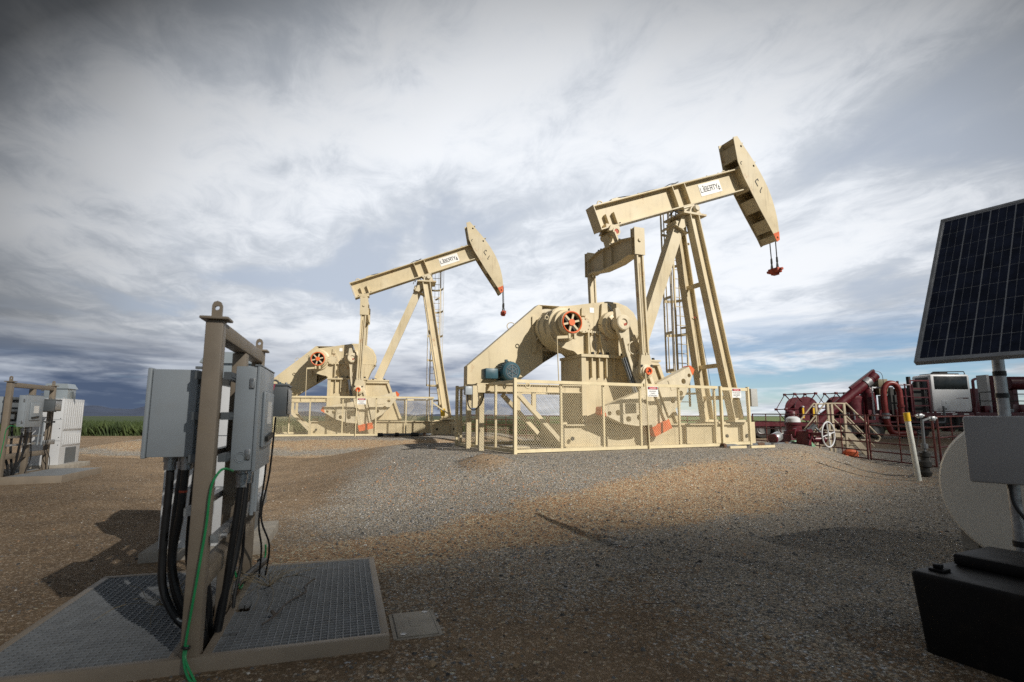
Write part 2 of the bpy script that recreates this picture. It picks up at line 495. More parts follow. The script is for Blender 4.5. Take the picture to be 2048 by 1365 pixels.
gx = axis(-5000, 5000, .10, 1.026)
gy = axis(-4000, 9000, .09, 1.022, 3.0)
NX, NY = len(gx), len(gy)
co = np.zeros((NX * NY, 3)); grav = np.zeros(NX * NY); redm = np.zeros(NX * NY); farm = np.zeros(NX * NY)
k = 0
for yy in gy:
    for xx in gx:
        r = math.hypot(xx, yy)
        near = r < 70
        h = ground_h(xx, yy) if near else 0.0
        co[k] = (xx, yy, h)
        if near:
            d1 = pdist(xx, yy, PAD1); d2 = pdist(xx, yy, PAD2)
            q = noise.noise(Vector((xx * .45, yy * .45, 3.3))); q2 = noise.noise(Vector((xx * 1.3, yy * 1.3, 8.1)))
            # grey gravel round the pads; it thins into brown dirt towards the camera
            g1 = 1 - smoothstep(4.6 + 1.5 * smoothstep(-1, 3, xx), 9.0 + 1.2 * smoothstep(-1, 3, xx), d1 + q * 1.8 + q2 * .8)
            g1 *= smoothstep(-3.6, -1.0, xx + q * 1.2 + .12 * (yy - 8)) if yy < 17 else 1.0
            g2 = 1 - smoothstep(2.6, 4.0, d2 + q * .8)
            gr = max(g1, g2)
            # bands of reddish stone lying on the slopes
            side = 1 - smoothstep(6.5, 8.5, xx - (yy - 10) * .25) * .25
            dd = d1 + q * 1.2 + q2 * .6
            bp_ = abs(yy - 6.55 - .80 * xx) / 1.28 + q * .30 + q2 * .22
            r1 = .97 * (1 - smoothstep(.45 + .09 * max(0, xx), 1.05 + .16 * max(0, xx), bp_)) * smoothstep(-3.2, -1.2, xx + q)
            r1 *= 1 - .5 * smoothstep(3.0, 6.0, xx)
            if xx > 9.5: r1 *= 1 - smoothstep(9.5, 11.5, xx)
            d3 = d2 + q * .5 + q2 * .25
            r2 = smoothstep(.8, 1.3, d3) * (1 - smoothstep(2.0, 2.7, d3)) + .9 * smoothstep(3.0, 3.3, d3) * (1 - smoothstep(3.6, 4.0, d3))
            if yy > 25 or yy < 14: r2 = 0
            r3 = smoothstep(5.2, 5.7, dd) * (1 - smoothstep(6.2, 6.9, dd)) * .55 * smoothstep(-2.8, -1.6, xx) * (1 - smoothstep(.2, 1.4, xx))
            heap = math.exp(-((xx + .48) ** 2 / .22 + (yy - 9.9) ** 2 / .30))
            grav[k] = gr * (1 - min(1, heap * 1.6)); redm[k] = min(1, max(r1 * side, r2, r3 * .5)) * (1 - heap)
        farm[k] = smoothstep(38, 46, yy - .12 * xx) if yy > 20 else smoothstep(60, 90, r)
        k += 1
idx = np.arange(NX * NY).reshape(NY, NX)
faces = np.stack([idx[:-1, :-1], idx[:-1, 1:], idx[1:, 1:], idx[1:, :-1]], -1).reshape(-1, 4)
gm = bpy.data.meshes.new('ground')
gm.vertices.add(NX * NY); gm.vertices.foreach_set('co', co.ravel())
gm.loops.add(faces.size); gm.loops.foreach_set('vertex_index', faces.ravel().astype(np.int32))
gm.polygons.add(len(faces)); gm.polygons.foreach_set('loop_start', np.arange(0, faces.size, 4, dtype=np.int32))
gm.update(calc_edges=True); gm.validate()
gm.polygons.foreach_set('use_smooth', np.ones(len(faces), dtype=bool))
for nm, arr in (('gravel', grav), ('redstone', redm), ('far', farm)):
    at_ = gm.attributes.new(nm, 'FLOAT', 'POINT'); at_.data.foreach_set('value', arr.astype(np.float32))
ground = bpy.data.objects.new('ground', gm); COL.objects.link(ground); ground['kind'] = 'structure'

def ground_mat():
    m = bpy.data.materials.new('gravel_and_dirt'); m.use_nodes = True
    t = m.node_tree; b = t.nodes['Principled BSDF']; g = NT(t)
    P = g.n('ShaderNodeNewGeometry').outputs['Position']
    def att(n): a = g.n('ShaderNodeAttribute'); a.attribute_name = n; return a.outputs['Fac']
    gv, rd, fr = att('gravel'), att('redstone'), att('far')
    def vor(sc_, feat='F1'):
        v = g.n('ShaderNodeTexVoronoi'); v.feature = feat
        g.put(v.inputs['Vector'], P); v.inputs['Scale'].default_value = sc_
        return v
    v1 = vor(56); v2 = vor(120); v3 = vor(24)
    r1 = g.sep(v1.outputs['Color'])[0]; r2 = g.sep(v2.outputs['Color'])[1]; r3 = g.sep(v3.outputs['Color'])[2]
    nbig = g.noise(P, .5, 6, .6); nmid = g.noise(P, 2.6, 6, .6); nfin = g.noise(P, 60, 4, .7)
    # dirt
    dirt = g.mix(g.mr(nbig, .32, .68), (0.142, 0.099, 0.060), (0.288, 0.207, 0.130))
    dirt = g.mix(g.mr(nmid, .42, .72, 0, .6), dirt, (0.104, 0.079, 0.057))
    dirt = g.mix(g.mr(r2, .55, 1.0, 0, .55), dirt, (0.385, 0.272, 0.176))
    dirt = g.mix(g.mr(r1, .70, .80, 0, .75), dirt, g.ramp(r2, [(0, (0.104, 0.098, 0.088)), (.5, (0.436, 0.299, 0.176)), (1, (0.665, 0.579, 0.476))]))
    dirt = g.mix(g.mr(nfin, .45, .75, 0, .4), dirt, (0.087, 0.065, 0.046))
    # gravel
    stone = g.ramp(r1, [(0, (0.086, 0.093, 0.094)), (.30, (0.218, 0.217, 0.205)), (.55, (0.423, 0.384, 0.329)), (.78, (0.628, 0.500, 0.355)), (.92, (0.698, 0.729, 0.754)), (1, (0.698, 0.729, 0.760))])
    stone2 = g.ramp(r2, [(0, (0.102, 0.101, 0.099)), (.5, (0.381, 0.338, 0.280)), (.9, (0.698, 0.594, 0.416)), (1, (0.698, 0.729, 0.760))])
    stone = g.mix(g.mr(r3, .35, .65, 0, .75), stone, stone2)
    rstone = g.ramp(r1, [(0, (0.143, 0.097, 0.063)), (.35, (0.385, 0.234, 0.130)), (.7, (0.571, 0.372, 0.210)), (1, (0.699, 0.712, 0.538))])
    rstone = g.mix(g.mr(r2, .75, 1.0, 0, .6), rstone, (0.171, 0.162, 0.147))
    stone = g.mix(g.mr(v1.outputs['Distance'], .35, .75, 0, .55), stone, (0.034, 0.030, 0.025))
    # each stone belongs to the dirt, the grey or the tan gravel by chance, so the borders break up stone by stone
    v4 = vor(56); rr = g.sep(v4.outputs['Color'])[1]; rb = g.sep(v4.outputs['Color'])[2]
    nlow = g.noise(P, 1.0, 7, .65); nlo2 = g.noise(P, .55, 5, .6)
    pg = g.m('ADD', gv, g.m('MULTIPLY', g.m('SUBTRACT', nlow, .5), 1.1))
    f = g.mr(g.m('SUBTRACT', g.m('MULTIPLY', g.mr(pg, .1, .95, 0, 1), 1.12), rr), -.05, .07)
    c = g.mix(f, dirt, stone)
    pr = g.m('ADD', g.m('MULTIPLY', rd, .82), g.m('MULTIPLY', g.m('SUBTRACT', g.m('ADD', g.m('MULTIPLY', nlow, .6), g.m('MULTIPLY', nmid, .4)), .5), 1.9))
    fr2 = g.mr(g.m('SUBTRACT', g.mr(pr, .06, .80, 0.02, .97), rb), -.06, .06)
    c = g.mix(fr2, c, rstone)
    # fines washed over the stones here and there
    c = g.mix(g.mr(nlo2, .55, .75, 0, .30), c, g.mix(r2, (.15, .115, .08), (.25, .20, .145)))
    field = g.mix(g.mr(g.noise(P, .012, 5, .6), .35, .65), (.10, .085, .055), (.085, .115, .035))
    c = g.mix(fr, c, field)
    g.put(b.inputs['Base Color'], c)
    b.inputs['Roughness'].default_value = .95
    b.inputs['Specular IOR Level'].default_value = .2
    hgt = g.m('MULTIPLY', g.m('SUBTRACT', 1.0, v1.outputs['Distance']), g.m('ADD', .35, g.m('MULTIPLY', r1, .8)))
    hgt = g.m('MULTIPLY', hgt, g.m('ADD', .35, g.m('MULTIPLY', f, .9)))
    hgt = g.m('ADD', hgt, g.m('MULTIPLY', g.m('SUBTRACT', 1.0, v2.outputs['Distance']), .4))
    hgt = g.m('ADD', hgt, g.m('MULTIPLY', nmid, 1.2))
    bp = g.n('ShaderNodeBump'); bp.inputs['Strength'].default_value = .85; bp.inputs['Distance'].default_value = .017
    g.put(bp.inputs['Height'], hgt); g.put(b.inputs['Normal'], bp.outputs[0])
    return m
gm.materials.append(ground_mat())

# loose stones lying on the gravel
def stones():
    base = [(-1, -.7, 0), (1, -.8, 0), (.8, .9, 0), (-.9, .75, 0), (-.55, -.4, .8), (.6, -.5, .65), (.45, .55, .9), (-.5, .5, .7)]
    bf = np.array([(4, 5, 6, 7), (0, 1, 5, 4), (1, 2, 6, 5), (2, 3, 7, 6), (3, 0, 4, 7)])
    base = np.array(base, float)
    vs = []; cols = []; n = 0
    while n < 26000:
        yy = 2.6 + 11.5 * rng.random() ** 1.25
        xx = (rng.random() * 2 - 1) * (yy * .98 + .3)
        d1 = pdist(xx, yy, PAD1)
        if d1 <= 0.15: continue
        g1 = 1 - smoothstep(3.5, 8.0, d1)
        if xx < -1.2 - .12 * yy: g1 *= .15
        if rng.random() > .13 + .87 * g1: continue
        ca, sa = math.cos(yy * 31.7 + xx * 77), math.sin(yy * 31.7 + xx * 77)
        s = .0050 + .0085 * rng.random() ** 2.2
        if rng.random() < .035: s = .011 + .011 * rng.random() ** 1.5
        if g1 < .3: s *= .8
        b = base * (1 + .35 * (rng.random((8, 3)) - .5)) * s * np.array([1, .8 + .5 * rng.random(), .7 + .5 * rng.random()])
        x2 = b[:, 0] * ca - b[:, 1] * sa + xx; y2 = b[:, 0] * sa + b[:, 1] * ca + yy
        # never on the platforms or under the containment
        if -3.2 < xx < -.6 and 2.4 < yy < 5.2 and abs(yy - 3.9 - .3 * (xx + 1.9)) < 1.05: continue
        z2 = b[:, 2] + ground_h(xx, yy) - .0015
        vs.append(np.stack([x2, y2, z2], -1))
        u = rng.random()
        red = smoothstep(1.2, 2.3, d1) * (1 - smoothstep(3.0, 4.0, d1))
        if u < .55 * red + .06: c = np.array((.36, .20, .105)) * (.6 + .8 * rng.random())
        elif u < .78: c = np.array((.115, .117, .118)) * (.35 + 1.2 * rng.random())
        elif u < .95: c = np.array((.22, .185, .14)) * (.6 + .8 * rng.random())
        else: c = np.array((.55, .52, .47)) * (.7 + .5 * rng.random())
        cols.append(np.repeat(np.append(c, 1)[None], 8, 0))
        n += 1
    vs = np.concatenate(vs); cols = np.concatenate(cols)
    fs = (bf[None] + (np.arange(n) * 8)[:, None, None]).reshape(-1, 4)
    me = bpy.data.meshes.new('loose_gravel')
    me.vertices.add(len(vs)); me.vertices.foreach_set('co', vs.ravel())
    me.loops.add(fs.size); me.loops.foreach_set('vertex_index', fs.ravel().astype(np.int32))
    me.polygons.add(len(fs)); me.polygons.foreach_set('loop_start', np.arange(0, fs.size, 4, dtype=np.int32))
    me.update(calc_edges=True)
    a = me.attributes.new('stone_colour', 'FLOAT_COLOR', 'POINT'); a.data.foreach_set('color', cols.ravel().astype(np.float32))
    m = bpy.data.materials.new('loose_stone'); m.use_nodes = True
    g = NT(m.node_tree); b = m.node_tree.nodes['Principled BSDF']
    at = g.n('ShaderNodeAttribute'); at.attribute_name = 'stone_colour'
    g.put(b.inputs['Base Color'], at.outputs['Color']); b.inputs['Roughness'].default_value = .85
    me.materials.append(m)
    o = bpy.data.objects.new('loose_gravel', me); COL.objects.link(o)
    tag(o, 'loose grey and reddish gravel scattered over the ground', 'gravel', kind='stuff')
stones()

# hills far off on the left
def hills():
    mb = MB(); n = 160; vs = []; fs = []
    for i in range(n + 1):
        a = R(-62 + 60 * i / n)
        hh = 40 + 190 * smoothstep(0, 40, i) * (1 - smoothstep(70, 150, i)) * (.55 + .9 * abs(noise.noise(Vector((i * .07, 0, 4))))) + 40 * noise.noise(Vector((i * .3, 2, 0)))
        for rr, z in ((11000, -5), (13000, max(20, hh) * .6), (15000, max(30, hh))):
            vs.append((math.sin(a) * rr, math.cos(a) * rr, z))
    for i in range(n):
        for k in range(2):
            fs.append((i * 3 + k, i * 3 + 3 + k, i * 3 + 4 + k, i * 3 + 1 + k))
    mb.add(vs, fs)
    o = mb.build('hills', mat('haze_blue_hills', (.040, .058, .105), .95, var=.2, scale=.001))  # distance haze and cloud shade are put into this blue base colour
    o['kind'] = 'structure'
hills()

# crops beyond the lease
def crops():
    vs = []; fs = []; n = 0
    for i in range(90000):
        x = -95 + 170 * rng.random()
        y0 = 40 + .12 * max(x, -40)
        y = y0 + 22 * rng.random() ** 1.8
        if x > 4: y += 9
        hgt = (.55 + .40 * rng.random() + .30 * noise.noise(Vector((x * .35, y * .35, 6)))) * (1.0 if x < 4 else .55)
        w = .012 + .035 * rng.random(); a = rng.random() * 3.14
        dx, dy = math.cos(a) * w, math.sin(a) * w
        lx, ly = (rng.random() - .5) * .9, (rng.random() - .5) * .9
        vs += [(x - dx, y - dy, -.03), (x + dx, y + dy, -.03), (x + dx * 1.3 + lx * .5, y + dy * 1.3 + ly * .5, hgt * .65), (x + lx, y + ly, hgt), (x - dx * 1.3 + lx * .5, y - dy * 1.3 + ly * .5, hgt * .6)]
        fs.append((n, n + 1, n + 2, n + 3, n + 4)); n += 5
    # the canopy further back, where single plants no longer show
    gxs = np.linspace(-700, 600, 130); gys = np.concatenate([np.linspace(62, 110, 24), np.linspace(118, 640, 30)])
    for yy in gys:
        for xx in gxs:
            vs.append((xx, yy, (.66 if xx < 4 else .42) + .22 * (rng.random() - .5)))
    W = len(gxs)
    for j in range(len(gys) - 1):
        for i in range(W - 1):
            b = n + j * W + i; fs.append((b, b + 1, b + W + 1, b + W))
    me = bpy.data.meshes.new('crop_field'); me.from_pydata(vs, [], fs)
    m = bpy.data.materials.new('crop_leaves'); m.use_nodes = True
    g = NT(m.node_tree); b = m.node_tree.nodes['Principled BSDF']
    P = g.n('ShaderNodeNewGeometry').outputs['Position']
    x = g.sep(P)[0]
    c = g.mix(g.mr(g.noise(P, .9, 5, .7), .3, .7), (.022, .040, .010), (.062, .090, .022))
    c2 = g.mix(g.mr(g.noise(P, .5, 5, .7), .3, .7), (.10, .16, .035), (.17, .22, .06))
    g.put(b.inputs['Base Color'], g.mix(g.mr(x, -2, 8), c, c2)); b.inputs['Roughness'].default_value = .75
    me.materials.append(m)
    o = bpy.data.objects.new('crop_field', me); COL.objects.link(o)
    tag(o, 'green field of crops beyond the edge of the dirt', 'crops', kind='stuff')
crops()

# unseen cloud added behind the camera, shaped to shade the right and the foreground
def low_shade_cloud():
    T = 250.0
    off = Vector((sv.x, sv.y, 0)) * T; alt = sv.z * T
    def inside(x, y):
        """signed distance-like value, positive under the cloud (ground shade coordinates)"""
        pts = [(-160, 24), (-30, 24), (-13, 17.0), (-7, 11.0), (-4.2, 8.2), (-2.4, 6.8), (-1.2, 7.1), (-.4, 8.9), (.9, 8.9), (1.9, 7.7), (4.6, 9.4), (7.6, 13.0), (9.2, 16.2), (12.5, 22.0), (19, 33), (34, 50), (90, 96)]  # outline drawn to keep both pump jacks in the sun
        best = 1e9; sgn = -1
        for (ax, ay), (bx, by) in zip(pts[:-1], pts[1:]):
            ex, ey = bx - ax, by - ay
            t = max(0, min(1, ((x - ax) * ex + (y - ay) * ey) / (ex * ex + ey * ey)))
            dd = math.hypot(x - ax - t * ex, y - ay - t * ey)
            if dd < best: best = dd; sgn = 1 if ex * (y - ay) - ey * (x - ax) < 0 else -1
        w = noise.noise(Vector((x * .3, y * .3, 3))) * .35 + noise.noise(Vector((x * .06, y * .06, 8))) * 1.6 * min(1, best / 8)
        v = sgn * best + w
        return min(v, 150 - math.hypot(x - 30, y + 55) + 8 * noise.noise(Vector((x * .03, y * .03, 1))))
    xs = axis(-130, 190, 1.2, 1.035, 3.0); ys = axis(-200, 110, 1.2, 1.035, 8.0)
    W, H = len(xs), len(ys)
    val = [[inside(x, y) for x in xs] for y in ys]
    vid = {}; vs = []; fs = []; den = []
    def vert(i, j, top):
        k = (i, j, top)
        if k not in vid:
            v = max(0.0, val[j][i]); th = 16 * (1 - math.exp(-v / 14))
            n = noise.noise(Vector((xs[i] * .06, ys[j] * .06, 5 if top else 9))) * .5 + noise.noise(Vector((xs[i] * .2, ys[j] * .2, 2))) * .25
            z = alt + (th * (1.3 + n) if top else -th * (.35 + .3 * n))
            if v <= 0: z = alt
            # the shade of a point at height h falls h/tan(el) further on: keep the outline true to the ground shade
            sh = (z - alt) / math.tan(R(SUN_EL)); hd = Vector((sv.x, sv.y)).normalized()
            vid[k] = len(vs); den.append(min(v, .82 + 5 * smoothstep(-3.0, .6, xs[i]))); vs.append((xs[i] + off.x + hd.x * sh, ys[j] + off.y + hd.y * sh, z))
        return vid[k]
    for j in range(H - 1):
        for i in range(W - 1):
            q = [(i, j), (i + 1, j), (i + 1, j + 1), (i, j + 1)]
            if max(val[b][a] for a, b in q) <= 0: continue
            fs.append([vert(a, b, True) for a, b in q]); fs.append([vert(a, b, False) for a, b in reversed(q)])
    me = bpy.data.meshes.new('shade_cloud'); me.from_pydata(vs, [], fs)
    me.polygons.foreach_set('use_smooth', [True] * len(me.polygons))
    m = mat('shade_cloud_white', (.85, .86, .88), .95, var=.02, scale=.02)
    g = NT(m.node_tree); b = m.node_tree.nodes['Principled BSDF']; # alpha set for the wanted shade: more sun through at the edge and left
    at = me.attributes.new('depth_in', 'FLOAT', 'POINT'); at.data.foreach_set('value', den)
    an = g.n('ShaderNodeAttribute'); an.attribute_name = 'depth_in'
    g.put(b.inputs['Alpha'], g.mr(an.outputs['Fac'], 0, 1.8, 0, .80))
    me.materials.append(m)
    o = bpy.data.objects.new('shade_cloud', me); COL.objects.link(o); o['kind'] = 'structure'
low_shade_cloud()

# ------------------------------------------------------------------ pump jacks
def pump_jack(label, x, y, z, rz, psi, phi, group):
    """origin at the rear end of the base on the centre line; +x runs to the horse head, -y faces the camera"""
    root = thing('pump_jack', label, 'pump jack', (x, y, z), R(rz), group)
    P = root
    # --- base skid
    m = MB()
    for s in (-1, 1):
        m.ibeam((1.84, s * .56, .31), (7.62, s * .56, .31), .20, .58, .035, .03)
        m.box(7.62, 8.08, s * .56 - .10, s * .56 + .10, 0.0, .64)
        for xx in (3.1, 4.4, 5.6, 6.6): m.box(xx - .012, xx + .012, s * .56 - .085, s * .56 + .085, .06, .56)
    for xx in (1.95, 3.3, 4.9, 6.4, 7.9): m.box(xx - .08, xx + .08, -.455, .455, .08, .52)
    m.box(1.80, 1.838, -.66, .66, .02, .60)
    m.box(6.9, 7.62, -.50, .50, .601, .635)
    m.use(1)
    for s in (-1, 1):
        for xx in (2.05, 7.0, 7.75): m.cyl((xx, s * .665, .25), (xx, s * .70, .25), .05, n=12)
    m.build('base_skid', [BEIGE, DARK], P)
    m = MB(); m.box(1.2, 8.5, -.95, .95, -.12, .018); m.build('concrete_base', CONC, P)
    # --- gear box pedestal with its sloping rear-leg stand
    m = MB()
    m.xz([(2.36, .602), (3.95, .602), (3.95, 2.33), (2.42, 2.33)], -.49, .49)
    for s in (-1, 1):
        a, b = (s * .49, s * .585) if s > 0 else (-.585, -.49)
        m.box(2.40, 2.53, a, b, .62, 2.33)
        for xx in (2.72, 2.94, 3.16, 3.40): m.xz([(xx - .014, 1.86), (xx, 1.80), (xx + .014, 1.86), (xx + .014, 2.33), (xx - .014, 2.33)], a, b)
        m.box(3.84, 3.95, a, b, .62, 2.33)
    m.box(2.38, 4.02, -.62, .62, 2.332, 2.405)
    m.use(1)
    for s in (-1, 1):
        for xx in (2.75, 2.98, 3.2, 3.65, 3.9): m.cyl((xx, s * .565, 2.40), (xx, s * .565, 2.47), .042, n=10)
    m.build('gearbox_pedestal', [BEIGE, DARK], P)
    m = MB()
    m.xz([(3.952, .602), (5.5, .602), (4.86, 2.28), (3.952, 2.28)], -.42, .42)
    for s in (-1, 1):
        m.xz([(3.97, 2.20), (4.90, 2.20), (4.86, 2.29), (3.97, 2.29)], s * .47 - .05, s * .47 + .05)
        m.bar((5.47, s * .47, .64), (4.87, s * .47, 2.22), .10, .06, (0, 1, 0))
    m.box(3.97, 4.92, -.54, .54, 2.292, 2.345)
    m.use(1)
    for s in (-1, 1):
        for xx in (4.25, 4.72): m.cyl((xx, s * .47, 2.35), (xx, s * .47, 2.40), .04, n=10)
    m.build('rear_leg_stand', [BEIGE, DARK], P)
    # --- gear reducer
    gb = MB()
    prof = [(1.70, 3.55), (1.60, 3.30), (1.58, 3.10), (1.62, 2.92), (1.72, 2.75), (1.90, 2.60), (2.12, 2.53), (2.30, 2.50), (2.42, 2.41), (4.02, 2.41), (4.14, 2.72), (4.30, 2.98), (4.36, 3.2), (4.33, 3.42), (4.20, 3.66), (3.98, 3.82), (3.70, 3.90), (3.36, 3.91), (2.9, 3.83), (2.3, 3.72), (1.9, 3.66)]
    gb.xz(prof, -.36, .36)
    gb.xz([(3.02, 2.42), (4.0, 2.42), (4.12, 2.72), (4.26, 2.98), (4.31, 3.2), (4.28, 3.40), (4.15, 3.62), (3.94, 3.77), (3.68, 3.85), (3.36, 3.86), (3.14, 3.82)], -.44, .44)
    for s in (-1, 1):
        gb.box(1.62, 4.34, s * .40 - .05, s * .40 + .05, 3.0, 3.05)
        a, b = sorted((s * .36, s * .50))
        gb.box(2.66, 2.70, a, b, 2.42, 3.0)
        gb.xz([(2.52, 3.45), (2.66, 3.45), (2.57, 3.66), (2.53, 3.66)], *sorted((s * .36, s * .42)))
        gb.xz([(3.10, 2.42), (3.55, 2.42), (3.62, 2.98), (3.02, 2.98)], *sorted((s * .441, s * .50)))
        gb.lathe([(0, 0), (.185, 0), (.21, .02), (.21, .12), (.0, .12)], (2.55, s * .36, 3.19), (0, s, 0), 22)
        gb.lathe([(.40, 0), (.38, .16), (.30, .2), (.30, .26), (.25, .28), (.20, .28)], (3.42, s * .42, 3.22), (0, s, 0), 28)
        gb.lathe([(.36, 0), (.34, .16), (.31, .28), (.31, .36), (0, .36)], (2.02, s * .34, 3.18), (0, s, 0), 26)
        for k in range(10):
            t = 2 * math.pi * k / 10
            gb.cyl((2.55 + .17 * math.cos(t), s * .48, 3.19 + .17 * math.sin(t)), (2.55 + .17 * math.cos(t), s * .50, 3.19 + .17 * math.sin(t)), .016, n=6)
            gb.cyl((3.42 + .27 * math.cos(t), s * .67, 3.22 + .27 * math.sin(t)), (3.42 + .27 * math.cos(t), s * .71, 3.22 + .27 * math.sin(t)), .018, n=6)
        for xx in (1.72, 2.28, 2.82, 3.0, 3.95, 4.2): gb.cyl((xx, s * .42, 2.95), (xx, s * .42, 3.0), .03, n=8)
    # cowl over the high-speed end
    gb.lathe([(.0, -.46), (.43, -.46), (.43, -.30), (.46, -.29), (.46, -.24), (.43, -.23), (.43, .06), (.46, .07), (.46, .12), (.42, .13), (.42, .36), (.44, .37), (.44, .42), (.38, .44), (.36, .60), (0, .60)], (1.99, 0, 3.18), (0, -1, 0), 36)
    gb.torus((1.72, -.36, 3.46), (0, 1, 0), .05, .014, 12, 6)
    gb.torus((1.52, -.36, 3.34), (0, 1, 0), .05, .014, 12, 6)
    gearbox = gb.build('gear_reducer', BEIGE, P)
    m = MB(); m.box(2.80, 2.93, -.366, -.361, 3.56, 3.70); m.build('label_plate', SIGNW, gearbox)
    m = MB(); m.bar((3.33, -.445, 3.83), (3.43, -.475, 3.62), .05, .012, (0, 1, 0)); m.build('guide_strip', GALV, gearbox)
    m = MB(); m.tube(spline([(3.2, -.47, 3.1), (2.96, -.52, 3.24), (2.86, -.5, 3.1), (2.86, -.5, 2.8), (2.88, -.5, 2.5), (2.86, -.6, 2.35)], 5), .008, 5); m.build('cable', BLACK, gearbox)
    # --- brake drum
    cx, cz, cy = 2.0, 3.17, -.80
    m = MB()
    m.lathe([(.20, -.12), (.315, -.12), (.315, .0), (.30, .045), (.255, .045), (.255, -.08)], (cx, cy, cz), (0, -1, 0), 32)
    for k in range(6):
        t = R(15 + 60 * k)
        m.bar((cx + .075 * math.cos(t), cy + .0, cz + .075 * math.sin(t)), (cx + .25 * math.cos(t), cy + .0, cz + .25 * math.sin(t)), .05, .045, (0, 1, 0))
    m.box(cx - .10, cx - .04, cy - .04, cy + .06, cz - .42, cz - .29); m.box(cx + .06, cx + .12, cy - .04, cy + .06, cz - .42, cz - .29)
    m.box(cx - .06, cx + .06, cy - .04, cy + .06, cz + .30, cz + .36)
    bd = m.build('brake_drum', BEIGE, P)
    m = MB(); m.torus((cx, cy - .048, cz), (0, 1, 0), .268, .022, 36, 8); m.build('rim', ORANGE, bd)
    m = MB(); m.lathe([(0, 0), (.085, 0), (.085, -.05), (0, -.05)], (cx, cy, cz), (0, 1, 0), 20); m.build('hub', ORANGE, bd)
    m = MB(); m.lathe([(0, 0), (.25, 0)], (cx, cy + .09, cz), (0, -1, 0), 24); m.build('backing_disc', DARK, bd)
    m = MB()
    m.bar((cx - .05, cy, cz - .37), (cx - .42, cy - .02, cz - .41), .03, .07, (0, 0, 1)); m.cyl((cx - .42, cy - .02, cz - .41), (cx - .40, cy - .05, 1.62), .013, n=8)
    m.build('brake_lever', BEIGE, P)
    # --- belt guard with the big sheave inside
    m = MB()
    near = [(-.33, 1.61), (1.0, 1.62), (1.16, 1.78), (1.82, 2.24), (1.82, 3.83), (1.72, 3.86), (-.33, 2.09)]
    far = [(-.33, 1.61), (1.0, 1.62), (1.16, 1.78), (2.60, 2.72), (2.60, 3.88), (1.72, 3.87), (-.33, 2.09)]
    m.xz(near, .55, .562); m.xz(far, .84, .852)
    rim_ = [(1.82, 2.245), (1.16, 1.785), (1.0, 1.625), (-.325, 1.615), (-.325, 2.09), (1.72, 3.865), (2.60, 3.88)]
    for a, b in zip(rim_[:-1], rim_[1:]): m.bar((a[0], .701, a[1]), (b[0], .701, b[1]), .276, .012, (0, 0, 1) if abs(a[0] - b[0]) > .1 else (1, 0, 0))
    m.bar((1.82, .701, 2.245), (2.6, .701, 2.72), .276, .012, (0, 0, 1))
    m.xz([(1.50, 2.52), (1.62, 2.52), (1.62, 3.52), (1.50, 3.52)], .50, .548)
    m.bar((1.60, .50, 3.22), (1.95, .30, 3.30), .05, .05); m.bar((1.60, .50, 2.85), (1.90, .32, 3.26), .04, .04)
    m.torus((.95, .70, 3.24), (0.35, 1, -.3), .11, .012, 18, 6)
    guard = m.build('belt_guard', BEIGE, P)
    m = MB(); m.lathe([(.50, 0), (.60, 0), (.60, .2), (.50, .2), (.50, 0)], (2.02, .60, 3.18), (0, 1, 0), 40)
    for k in range(6):
        t = R(10 + 60 * k); m.bar((2.02, .70, 3.18), (2.02 + .52 * math.cos(t), .70, 3.18 + .52 * math.sin(t)), .05, .12, (0, 1, 0))
    m.build('sheave', BEIGE2, P)
    # --- motor and its bench
    m = MB()
    m.lathe([(0, 0), (.19, 0), (.235, .03), (.25, .08), (.25, .66), (.19, .70), (.06, .70), (.06, .95)], (.52, -.44, 1.905), (0, 1, 0), 30)
    for k in range(26):
        t = 2 * math.pi * k / 26
        m.bar((.52 + .255 * math.cos(t), -.30, 1.905 + .255 * math.sin(t)), (.52 + .255 * math.cos(t), .18, 1.905 + .255 * math.sin(t)), .012, .03, (math.cos(t), 0, math.sin(t)))
    m.box(.30, .74, -.25, .15, 1.60, 1.70)
    m.box(.44, .50, -.20, -.12, 2.14, 2.22)
    motor = m.build('motor', TEAL, P)
    m = MB(); m.box(-.12, .22, -.28, .08, 1.72, 1.98, .03); m.build('terminal_box', TEAL, motor)
    m = MB()
    m.torus((.52, -.446, 1.905), (0, 1, 0), .16, .008, 30, 6); m.torus((.52, -.446, 1.905), (0, 1, 0), .10, .008, 30, 6)
    for k in range(6):
        t = R(30 + 60 * k); m.bar((.52, -.448, 1.905), (.52 + .15 * math.cos(t), -.448, 1.905 + .15 * math.sin(t)), .012, .012, (0, 1, 0))
    m.build('fan_cover', STEEL, motor)
    m = MB()
    for s in (-1, 1):
        m.ibeam((-.42, s * .5, 1.49), (2.40, s * .5, 1.49), .14, .20, .02, .02)
        m.box(-.36, -.24, s * .5 - .05, s * .5 + .05, .0, 1.385)
        m.bar((.62, s * .5, 1.37), (1.83, s * .5, .16), .10, .12, (0, 1, 0))
        m.box(1.02, 1.12, s * .5 - .04, s * .5 + .04, .95, 1.385)
        m.box(1.86, 1.98, s * .5 - .04, s * .5 + .04, .602, .72)
    for xx in (-.42, .2, .85): m.box(xx, xx + .10, -.425, .425, 1.40, 1.58)
    m.box(.2, .85, -.35, .25, 1.592, 1.612)
    m.box(.5, 1.0, -.42, .42, .02, .06)
    m.build('motor_bench', BEIGE, P)
    m = MB(); m.box(-.56, -.44, -.66, -.56, 1.0, 1.52); m.box(-.46, -.25, -.66, -.57, 1.36, 1.56); m.build('switch_bracket', BEIGE, P)
    m = MB(); m.box(-.76, -.58, -.70, -.56, 1.30, 1.50, .02); sb = m.build('switch_box', GREYP, P)
